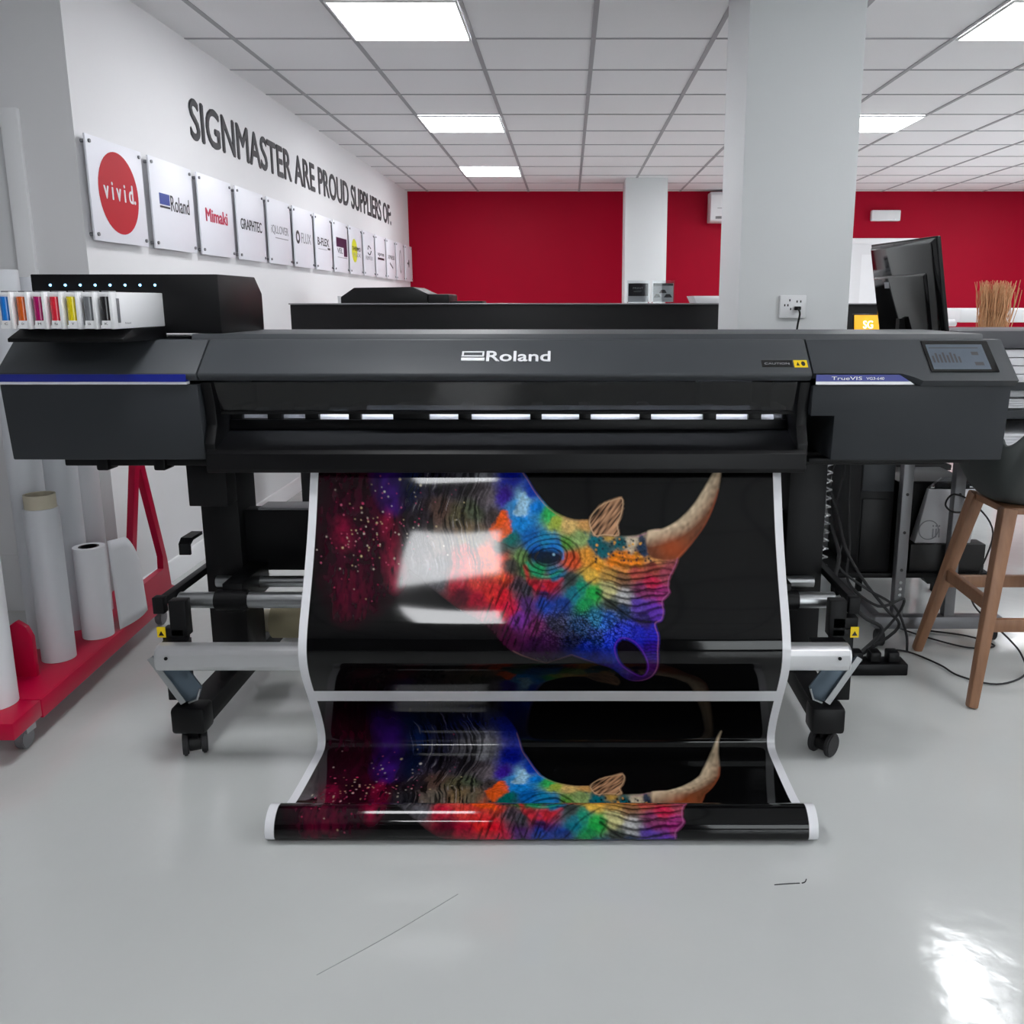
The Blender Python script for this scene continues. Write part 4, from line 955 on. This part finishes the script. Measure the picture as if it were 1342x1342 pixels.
MB().box(1.17, 1.62, 3.21, 3.85, .976, 1.0, .003).build('desk_top', M['blackm'], DT)
t = thing('computer_tower', (1.2, 3.5, .272), 'black computer tower on the trolley shelf behind the printer', 'computer')
MB().box(1.13, 1.262, 3.30, 3.72, .2725, .73, .004).build('case', M['blackm'], t)
MB().box(1.135, 1.257, 3.294, 3.2995, .60, .72, .002).build('drive_bay', M['charf'], t)
MB().box(1.14, 1.252, 3.294, 3.2995, .29, .57, .002).build('front_grille', M['black'], t)
t = thing('black_box', (1.42, 3.5, .272), 'tall black box on the trolley shelf behind the paper packet', 'box')
MB().box(1.315, 1.60, 3.40, 3.70, .2725, .612, .003).build('carton', M['black'], t)
MB().box(1.31, 1.605, 3.395, 3.705, .6125, .62, .001).build('lid', M['blackm'], t)
MB().box(1.312, 1.62, 3.31, 3.38, .2725, .385, .003)
tag(MB().box(1.345, 1.64, 3.305, 3.385, .2725, .385, .003).build('storage_box', M['ink'], None), 'low black box on the shelf under the white packet', 'box')
t = thing('paper_packet', (1.48, 3.34, .386), 'white printed packet in clear wrap with a crimson stripe, on the trolley', 'packet')
MB().hexa([(1.365, 3.32, .386), (1.585, 3.32, .386), (1.585, 3.375, .386), (1.365, 3.375, .386), (1.41, 3.335, .60), (1.62, 3.335, .60), (1.62, 3.36, .60), (1.41, 3.36, .60)], .003).build('packet_body', M['paper'], t)
MB().hexa([(1.41, 3.335, .601), (1.62, 3.335, .601), (1.62, 3.36, .601), (1.41, 3.36, .601), (1.46, 3.34, .645), (1.56, 3.34, .65), (1.56, 3.35, .65), (1.46, 3.35, .645)]).build('clear_wrap', M['acryl'], t)
MB().hexa([(1.565, 3.3205, .45), (1.585, 3.3205, .45), (1.585, 3.322, .45), (1.565, 3.322, .45), (1.585, 3.3315, .585), (1.605, 3.3315, .585), (1.605, 3.333, .585), (1.585, 3.333, .585)]).build('crimson_stripe', M['lmag'], t)
text('lettering', 'iii', (1.43, 3.318, .41), (1, 0, .0), (0, .07, 1), .03, .05, M['lgrey'], t, ext=.001)
MB().ring((1.415, 3.3175, .44), (1.415, 3.319, .44), .04, .036).build('printed_ring', M['lgrey'], t)
tag(MB().box(1.50, 1.72, 3.90, 4.1, .60, .78, .01).build('storage_bin', M['paper'], None), 'white bin on the low stand behind the black box', 'bin')
tag(MB().box(1.375, 1.47, 3.90, 4.08, .60, .80, .004).build('storage_bin', mat('brown_card', (120, 78, 66), .7), None), 'brown card box beside the white bin behind the trolley', 'box')
t = thing('low_stand', (1.5, 4.0, 0), 'dark low stand carrying a white bin and a brown box', 'stand')
MB().box(1.33, 1.725, 3.86, 4.2, .575, .5995, .002).build('stand_top', M['blackm'], t)
for x, y in ((1.35, 3.88), (1.70, 3.88), (1.35, 4.18), (1.70, 4.18)): MB().box(x - .012, x + .012, y - .012, y + .012, 0, .5745).build('leg', M['blackm'], t)

# monitor seen from behind
t = thing('computer_monitor', (1.37, 3.72, 1.0), 'glossy black monitor seen from its back, right of the near pillar', 'monitor')
pa = Vector((1.398, 3.44, 0)); pb = Vector((1.33, 3.98, 0)); u = (pb - pa).normalized(); nrm = Vector((-u.y, u.x, 0)).normalized()
if nrm.x > 0: nrm = -nrm
w = (pb - pa).length; zt, zb = 1.565, 1.15; tilt = .19
def mp(a_, z, d):      # a along width, z height, d out of the back
    return pa + u * a_ + nrm * (d - (zt - z) * tilt) + Vector((0, 0, z))
sh = MB()
def shell(a0, a1, z0, z1, d0, d1, inset, mb):
    mb.hexa([tuple(v) for v in (mp(a0, z0, d0), mp(a1, z0, d0), mp(a1 - inset, z0 + inset, d1), mp(a0 + inset, z0 + inset, d1), mp(a0, z1, d0), mp(a1, z1, d0), mp(a1 - inset, z1 - inset, d1), mp(a0 + inset, z1 - inset, d1))], .004)
shell(0, w, zb, zt, -.022, -.005, .0, sh); sh.build('bezel', M['black'], t)
sh = MB(); shell(.005, w - .005, zb + .005, zt - .005, -.0049, .012, .02, sh); sh.build('back_shell', M['gloss'], t)
sh = MB(); shell(.07, w - .04, zb + .02, 1.43, .0121, .024, .012, sh); sh.build('rear_bulge', M['gloss'], t)
sh = MB(); shell(.36, .40, 1.375, 1.40, .0245, .025, 0, sh); sh.build('rating_label', M['lgrey'], t)
sh = MB(); q = mp(w / 2, 1.2, .02); sh.bar((q.x, q.y, 1.011), (q.x, q.y, 1.25), .07, .03, up=(u.x, u.y, 0)); sh.box(q.x - .09, q.x + .09, q.y - .13, q.y + .13, 1.0005, 1.012, .004); sh.build('monitor_stand', M['black'], t)
# yellow lit tablet
t = thing('tablet_screen', (1.36, 4.2, 1.0), 'lit yellow-orange screen with white letters left of the monitor', 'screen')
M['amber'] = mat('amber_screen', (240, 170, 20), .3, emit=(250, 176, 4), estr=.3, var=.2, scale=6)
mb = MB(); x0 = 1.357
MB().hexa([(x0 - .005, 4.2, 1.165), (x0 + .16, 4.2, 1.165), (x0 + .16, 4.212, 1.165), (x0 - .005, 4.212, 1.165), (x0 - .005, 4.215, 1.262), (x0 + .15, 4.215, 1.262), (x0 + .15, 4.227, 1.262), (x0 - .005, 4.227, 1.262)], .002).build('tablet_body', M['black'], t)
MB().hexa([(x0, 4.1985, 1.17), (x0 + .155, 4.1985, 1.17), (x0 + .155, 4.2, 1.17), (x0, 4.2, 1.17), (x0, 4.2135, 1.257), (x0 + .145, 4.2135, 1.257), (x0 + .145, 4.2145, 1.257), (x0, 4.2145, 1.257)]).build('lit_display', M['amber'], t)
text('lettering', 'SG', (x0 + .042, 4.2005, 1.195), (1, 0, 0), (0, .16, 1), .045, .036, mat('lit_letters', (255, 255, 240), .4, emit=(255, 255, 240), estr=.4), t, ext=.001, bold=.02)
MB().box(x0 + .0, x0 + .15, 4.24, 4.36, .97, 1.0, .004).build('foot', M['black'], t)
MB().bar((x0 + .07, 4.25, 1.0), (x0 + .07, 4.23, 1.19), .05, .008).build('easel', M['black'], t)
t = thing('side_table', (1.45, 4.4, 0), 'narrow dark table behind the pillar carrying the yellow screen', 'table')
MB().box(1.22, 1.62, 4.21, 4.6, .945, .9695, .003).build('table_top', M['blackm'], t)
for x, y in ((1.24, 4.23), (1.60, 4.23), (1.24, 4.58), (1.60, 4.58)): MB().box(x - .015, x + .015, y - .015, y + .015, 0, .9445).build('leg', M['blackm'], t)

# cables, hanging and on the floor
def cable(pts, r, lab, name='cable', m_='rubber'):
    return tag(MB().tube(pts, r, n=8).build(name, M[m_], None), lab, 'cable', 'black cables at the right end of the printer')
cable([(1.0, 3.2, .83), (1.0, 3.22, .74), (.965, 3.16, .66), (1.0, 3.15, .55), (1.03, 3.12, .42), (1.10, 3.1, .30), (1.18, 3.08, .20), (1.24, 3.1, .12), (1.12, 3.12, .006)], .006, 'thick black cable hanging nearest the printer leg')
cable([(1.02, 3.2, .83), (1.03, 3.2, .70), (1.0, 3.18, .56), (1.02, 3.14, .45), (1.0, 3.1, .36), (1.10, 3.08, .28), (1.20, 3.06, .22), (1.27, 3.1, .10), (1.30, 3.15, .006)], .005, 'black cable looping towards the grey trolley post')
cable([(1.045, 3.19, .83), (1.05, 3.19, .60), (1.06, 3.17, .42), (1.04, 3.1, .30), (1.12, 3.0, .24), (1.22, 3.02, .26), (1.2, 3.08, .14), (1.05, 3.05, .006)], .005, 'black cable hanging beside the computer tower')
cable([(.98, 3.2, .83), (.975, 3.2, .62), (.99, 3.18, .50), (1.0, 3.1, .40), (.98, 3.05, .30), (1.06, 2.98, .21), (1.14, 3.0, .14), (1.0, 2.98, .006)], .007, 'black cable with a chrome sleeve near the printer leg')
mb = MB(); mb.tube([(.955 + .013 * math.cos(i * .9), 3.14 + .013 * math.sin(i * .9), .80 - .0046 * i) for i in range(100)], .0032, n=6, smooth=2)
tag(mb.build('cable_coil', M['silver'], None), 'bright spiral cable wrap beside the hanging black cables', 'cable wrap')
cable([(1.545, 3.235, .98), (1.55, 3.21, .8), (1.56, 3.2, .66), (1.53, 3.2, .56), (1.46, 3.2, .54), (1.42, 3.2, .57), (1.45, 3.2, .61), (1.53, 3.19, .57), (1.585, 3.15, .47), (1.52, 3.11, .30), (1.50, 3.07, .22), (1.60, 3.0, .12), (1.66, 3.0, .05), (1.64, 2.93, .006), (1.50, 2.85, .006), (1.40, 2.92, .006), (1.37, 3.02, .006), (1.30, 3.14, .006), (1.22, 3.16, .006)], .0035, 'thin black cable looping over the packet and across the floor by the stool')
cable([(1.25, 3.6, .006), (1.34, 3.42, .006), (1.42, 3.3, .006), (1.55, 3.18, .006), (1.66, 3.2, .006), (1.60, 3.3, .006), (1.46, 3.36, .006)], .0035, 'thin black cable loop lying on the floor under the trolley')
t = thing('power_strip', (1.13, 3.0, 0), 'black power strip and plugs on the floor among the cables', 'power strip')
MB().box(1.0, 1.22, 2.93, 3.01, .0, .045, .006).build('strip_body', M['black'], t)
for i in range(3): MB().box(1.02 + .065 * i, 1.06 + .065 * i, 2.94, 2.99, .0455, .085, .006).build('plug', M['black'], t)

# ------------------------------------------------------------------ bar stool
WOOD = bpy.data.materials.new('oak_wood_shaded'); WOOD.use_nodes = True; nt = WOOD.node_tree; b = nt.nodes['Principled BSDF']
tc = nt.nodes.new('ShaderNodeTexCoord'); mpg = nt.nodes.new('ShaderNodeMapping'); mpg.inputs['Scale'].default_value = (30, 30, 3)
nz = nt.nodes.new('ShaderNodeTexNoise'); nz.inputs['Scale'].default_value = 2.0; nz.inputs['Detail'].default_value = 6
rp = nt.nodes.new('ShaderNodeValToRGB'); rp.color_ramp.elements[0].color = (*lin((118, 82, 58)), 1); rp.color_ramp.elements[1].color = (*lin((164, 120, 90)), 1)  # oak tones darkened: the shade on the stool legs is in the colour
nt.links.new(tc.outputs['Object'], mpg.inputs[0]); nt.links.new(mpg.outputs[0], nz.inputs['Vector']); nt.links.new(nz.outputs['Fac'], rp.inputs[0]); nt.links.new(rp.outputs[0], b.inputs['Base Color'])
b.inputs['Roughness'].default_value = .45
ST = thing('bar_stool', (1.585, 2.93, 0), 'bar stool with a dark grey shell seat and pale oak legs, right edge', 'stool')
ft = [(1.335, 2.68), (1.345, 3.17), (1.84, 2.68), (1.84, 3.17)]
tp = [(1.45, 2.80), (1.46, 3.04), (1.71, 2.80), (1.71, 3.04)]
for (fx, fy), (tx, ty) in zip(ft, tp):
    d = (Vector((fx, fy, 0)) - Vector((tx, ty, .69))).normalized()
    MB().bar((fx, fy, .001), (tx, ty, .652), .034, .034, up=(1, 0, 0), bev=.008, w1=.05, h1=.05).build('leg', WOOD, ST)
def on(i, z):
    k = z / .615; return (ft[i][0] + (tp[i][0] - ft[i][0]) * k, ft[i][1] + (tp[i][1] - ft[i][1]) * k, z)
for (i, z), (j, z2) in (((0, .27), (2, .27)), ((1, .30), (3, .30)), ((0, .33), (1, .33)), ((2, .33), (3, .33))):
    MB().bar(on(i, z), on(j, z2), .022, .045, up=(0, 0, 1), bev=.004).build('stretcher', WOOD, ST)
MB().box(1.445, 1.715, 2.80, 3.04, .628, .652, .006).build('seat_frame', WOOD, ST)
# shell seat: swept profile, back on the left, open to the right
bm_ = MB(); rows = []; NP, NQ = 22, 18
for i in range(NP):
    t_ = i / (NP - 1)
    row = []
    for j in range(NQ):
        s_ = j / (NQ - 1) * 2 - 1
        if t_ < .42:
            k = t_ / .42; x_ = 1.365 + .075 * k ** 1.5; z_ = .90 - .235 * k ** .85
        else:
            k = (t_ - .42) / .58; x_ = 1.44 + .40 * k; z_ = .665 - .018 * math.sin(math.pi * min(1, k * 1.3)) + .02 * k * k
        lip = .235 * max(0, 1 - abs(t_ - .36) / .75) ** .9 if t_ > .36 else .235 * max(0, t_ / .36) ** 1.3
        wdt = .235 - .06 * max(0, t_ - .6) - .09 * max(0, .30 - t_)
        y_ = 2.93 + wdt * s_ * (1 + .08 * abs(s_))
        lift = abs(s_) ** 3.2 * lip
        row.append(bm_.bm.verts.new((x_ - .03 * (1 - s_ * s_) * max(0, .5 - t_), y_, z_ + lift)))
    rows.append(row)
for A, B in zip(rows, rows[1:]):
    for j in range(NQ - 1): bm_.bm.faces.new((A[j], A[j + 1], B[j + 1], B[j]))
seat = bm_.build('shell_seat', mat('stool_shell_grey', (62, 66, 66), .6), ST)
sol = seat.modifiers.new('thickness', 'SOLIDIFY'); sol.thickness = .018; sol.offset = 0
sub = seat.modifiers.new('round', 'SUBSURF'); sub.levels = 1; sub.render_levels = 2

# ------------------------------------------------------------------ shelving with sheets, far right
RK = thing('media_rack', (2.2, 4.3, 0), 'dark multi-tier rack holding white sheets at the right edge', 'rack')
MB().box(1.76, 2.8, 4.0, 4.6, 1.112, 1.19, .003).build('top_slab', mat('rack_top_dark', (66, 66, 72), .4), RK)
for z0, z1 in ((.92, .955), (.79, .83), (.62, .655)):
    MB().box(1.76, 2.8, 4.0, 4.6, z0, z1, .002).build('shelf', M['charf'], RK)
MB().box(1.76, 2.8, 4.601, 4.615, .60, 1.19).build('back_panel', M['charf'], RK)
for x, y in ((1.745, 4.1), (2.815, 4.1), (1.745, 4.5), (2.815, 4.5)):
    MB().box(x - .0145, x + .0145, y - .02, y + .02, 0, 1.19, .002).build('post', M['greym'], RK)
for i, (z0, z1, y0, col, lab) in enumerate(((.956, 1.108, 4.02, 'paper', 'thick white sheet stack on the top tier of the rack'), (.831, .875, 4.06, 'paper', 'white sheet stack on the middle tier of the rack'),
                                        (.656, .715, 4.04, 'paper', 'white sheet stack on the lowest tier of the rack'))):
    mb = MB(); n_ = 4
    for k in range(n_): mb.box(1.80 + .008 * ((k * 7) % 3), 2.72 + .01 * (k % 2), y0 + .006 * ((k * 5) % 3), 4.55, z0 + (z1 - z0) * k / n_ + .0005, z0 + (z1 - z0) * (k + .9) / n_, .001)
    tag(mb.build('sheet_stack', M[col], None), lab, 'paper stack', 'white sheet stacks on the rack')
tag(MB().cyl((1.80, 4.09, .9), (2.74, 4.09, .9), .0195, n=24).build('paper_roll', M['paper'], None), 'thin white roll lying on the middle tier of the rack', 'paper roll')
# white desk with curved leg, twigs in a tall vase
t = thing('white_desk', (3.9, 7.2, 0), 'white desk edge with a curved arm in front of the crimson wall', 'desk')
MB().box(3.09, 5.2, 7.0, 7.7, 1.16, 1.268, .012).build('desk_top', M['white'], t)
MB().tube([(3.10, 7.1, 1.155), (3.0, 7.1, 1.15), (2.93, 7.1, 1.12), (2.90, 7.1, 1.05), (2.90, 7.1, .6), (2.90, 7.1, .02)], .028, n=14).build('curved_leg', M['white'], t)
MB().box(4.9, 5.0, 7.2, 7.3, 0, 1.1595, .005).build('leg', M['white'], t)
t = thing('twig_vase', (3.02, 6.3, 0), 'tall vase holding a bundle of dry brown twigs before the crimson wall', 'vase')
vs = MB(); prof = [(.10, 0), (.12, .1), (.115, .5), (.09, .85), (.095, .95)]
for (r0, z0), (r1, z1) in zip(prof, prof[1:]): vs.cyl((3.02, 6.3, z0), (3.02, 6.3, z1), r0, r1, n=28, cap=(z0 == 0))
vs.build('vase', M['charf'], t)
tw = MB(); rr = random.Random(5)
for i in range(230):
    a_ = rr.uniform(0, 2 * math.pi); q = math.sqrt(rr.random()); b0 = Vector((3.02 + .055 * q * math.cos(a_), 6.3 + .055 * q * math.sin(a_), .7))
    spread = rr.uniform(1.4, 2.5) if rr.random() > .12 else 3.0
    tx = 3.03 + (.055 * spread) * q * math.cos(a_) + rr.uniform(-.03, .03); ty = 6.3 + (.055 * spread) * q * math.sin(a_)
    zt_ = 1.44 + rr.uniform(-.06, .03)
    mid = [b0.lerp(Vector((tx, ty, zt_)), f_) + Vector((rr.uniform(-.018, .018), rr.uniform(-.01, .01), 0)) for f_ in (.45, .65, .82)]
    s_r_ = .0042
    tw.tube([b0] + mid + [(tx, ty, zt_)], s_r_, n=5, smooth=2, taper=.002)
two = tw.build('dry_twigs', mat('dry_twig_brown', (190, 142, 102), .8, var=.25, scale=40), t, 'dry light-brown twigs'); two['kind'] = 'stuff'

# ------------------------------------------------------------------ red trolley with rolls (left)
CT = thing('roll_trolley', (-1.74, 2.95, 0), 'crimson steel trolley on casters carrying standing rolls by the left wall', 'trolley')
cxr = lambda y: -1.60 - .075 * (y - 2.46)          # right-hand edge
mb = MB()
yA, yB = 2.46, 3.56
def edgebox(y0, y1, xo, z0, z1, wdt, mb, bev=.003):
    mb.hexa([(cxr(y0) + xo - wdt, y0, z0), (cxr(y0) + xo, y0, z0), (cxr(y1) + xo, y1, z0), (cxr(y1) + xo - wdt, y1, z0), (cxr(y0) + xo - wdt, y0, z1), (cxr(y0) + xo, y0, z1), (cxr(y1) + xo, y1, z1), (cxr(y1) + xo - wdt, y1, z1)], bev)
edgebox(yA, yB, 0, .075, .135, .012, mb); edgebox(yA, yB, -.005, .125, .137, .22, mb)
mb.build('deck', M['cart'], CT)
mb = MB(); edgebox(2.30, 2.455, 0, .085, .137, .30, mb); mb.build('deck_end', M['cart'], CT)
for x, y in ((-1.64, 2.42), (-1.85, 2.42), (-1.70, 3.45), (-1.87, 3.45)):
    c = MB(); c.cyl((x - .013, y, .032), (x + .013, y, .032), .032, n=24, bev=.003); cs = c.build('caster', M['greym'], CT)
    f = MB(); f.box(x - .02, x + .02, y - .015, y + .03, .05, .0745); f.build('caster_fork', M['steel'], cs)
# triangular side frame (a plate with a tall triangular opening)
def frame_tri(yc, half, zt_, zb_, inner_t, xo, name, plate=False):
    bm2 = MB(); P = lambda y, z, dx: (cxr(y) + xo + dx, y, z)
    out = [(yc - half, zb_), (yc + half, zb_), (yc + half * .90, zb_ + .13), (yc + .03, zt_), (yc - .03, zt_), (yc - half * .90, zb_ + .13)]
    inn = [(yc - half + inner_t * 1.25, zb_ + .10), (yc + half - inner_t * 1.25, zb_ + .10), (yc + half - inner_t * 1.15, zb_ + .15), (yc + .005, zt_ - .06), (yc - .005, zt_ - .06), (yc - half + inner_t * 1.15, zb_ + .15)]
    rr_ = []
    for dx in (0, -.025):
        rr_.append(([bm2.bm.verts.new(P(y, z, dx)) for y, z in out], [bm2.bm.verts.new(P(y, z, dx)) for y, z in inn]))
    n_ = 6
    for i in range(n_):
        j = (i + 1) % n_
        for k in (0, 1): bm2.bm.faces.new((rr_[k][0][i], rr_[k][0][j], rr_[k][1][j], rr_[k][1][i]))
        bm2.bm.faces.new((rr_[0][0][i], rr_[0][0][j], rr_[1][0][j], rr_[1][0][i])); bm2.bm.faces.new((rr_[0][1][i], rr_[0][1][j], rr_[1][1][j], rr_[1][1][i]))
    return bm2.build(name, M['cart'], CT)
frame_tri(3.33, .20, .74, .137, .055, 0, 'end_frame')
mb = MB(); pts = [(-1.83, .137), (-1.72, .137), (-1.72, .27), (-1.735, .305), (-1.765, .325), (-1.80, .30), (-1.83, .27)]
mb.prism([(x + .01, z) for x, z in pts], 'Y', 2.62, 2.64, .002); mb.build('divider', M['cart'], CT)

def roll(x, y, z0, z1, r, lab, m_='paper2', core=True, dx=0, dy=0, ri=.036, cm='core', corelen=0):
    t = thing('media_roll', (x, y, z0), lab, 'paper roll', 'white media rolls standing on the red trolley')
    a_ = Vector((x, y, z0)); b_ = Vector((x + dx, y + dy, z1))
    MB().ring(a_, b_, r, ri, n=48).build('wound_film', M[m_], t)
    d = (b_ - a_).normalized()
    MB().ring(a_ + d * .002, b_ + d * corelen, ri - .0005, ri - .006, n=40).build('core', M[cm], t)
    return t
roll(-1.725, 2.43, .138, .905, .066, 'fat white roll nearest the viewer at the left edge', 'paper')
roll(-1.725, 2.775, .138, .66, .052, 'slim pale roll with an open cardboard mouth', 'paper2', ri=.0475, corelen=.045)
roll(-1.700, 2.98, .138, .47, .052, 'short white roll with a dark core, beside the loose sheet', 'paper', ri=.034, cm='black')
roll(-1.855, 2.555, .138, 1.42, .055, 'tall white roll standing between the fat roll and the red divider', 'paper2')
roll(-1.84, 2.90, .138, 1.42, .052, 'tall pale roll behind the slim open-mouthed roll, its top showing over the printer', 'paper2')
roll(-1.835, 3.075, .138, 1.40, .064, 'tall wide grey-white roll behind the short roll', 'paper2')
roll(-1.835, 3.24, .138, .95, .050, 'tall narrow white roll just left of the red end frame', 'paper')
# loose sheet curling off the short roll
t = MB(); rows = []
for i in range(14):
    a_ = i / 13
    x = -1.648 + .015 * math.sin(a_ * 3) - .045 * a_ ** 2 * 0; y = 3.03 + .21 * a_
    zt_ = .475 - .02 * a_ - .12 * max(0, a_ - .45) ** 1.3 * 2; zb_ = .139
    rows.append([(x - .012 + .012 * (1 - j / 9), y, zb_ + (zt_ - zb_) * j / 9) for j in range(10)])
for A, B in zip(rows, rows[1:]):
    for j in range(9): t.quad(A[j], B[j], B[j + 1], A[j + 1])
bmesh.ops.remove_doubles(t.bm, verts=t.bm.verts[:], dist=1e-5)
o = t.build('loose_sheet', M['paper'], None); sd_ = o.modifiers.new('thickness', 'SOLIDIFY'); sd_.thickness = .001
tag(o, 'loose white sheet fanning out beside the short roll on the red trolley', 'paper')

# small marks on the floor
tag(MB().tube([(.475, 1.783, .0008), (.50, 1.786, .0008), (.535, 1.789, .0008)], .0012, n=6).build('floor_scuff', M['ink'], None), 'thin dark scuff line on the pale floor in front of the roll, right', 'mark')
tag(MB().tube([(.54, 1.789, .0008), (.548, 1.793, .0008), (.554, 1.803, .0008)], .0014, n=6).build('floor_scuff', M['ink'], None), 'tiny dark hook mark at the end of the scuff line', 'mark')
tag(MB().tube([(-.503, 1.508, .0004), (-.38, 1.62, .0004), (-.251, 1.751, .0004)], .0009, n=6).build('floor_scratch', mat('scratch_grey', (150, 154, 153), .5), None), 'long faint diagonal scratch on the floor', 'mark')

# ------------------------------------------------------------------ daylight, world and colour management
wd = bpy.data.worlds.new('daylight'); SC.world = wd; wd.use_nodes = True
bg = wd.node_tree.nodes['Background']; bg.inputs[0].default_value = (.95, .975, 1, 1); bg.inputs[1].default_value = 2.2
SC.view_settings.view_transform = 'Standard'; SC.view_settings.look = 'None'
SC.view_settings.gamma = 1; SC.view_settings.use_curve_mapping = False
SC.view_settings.exposure = 1.22
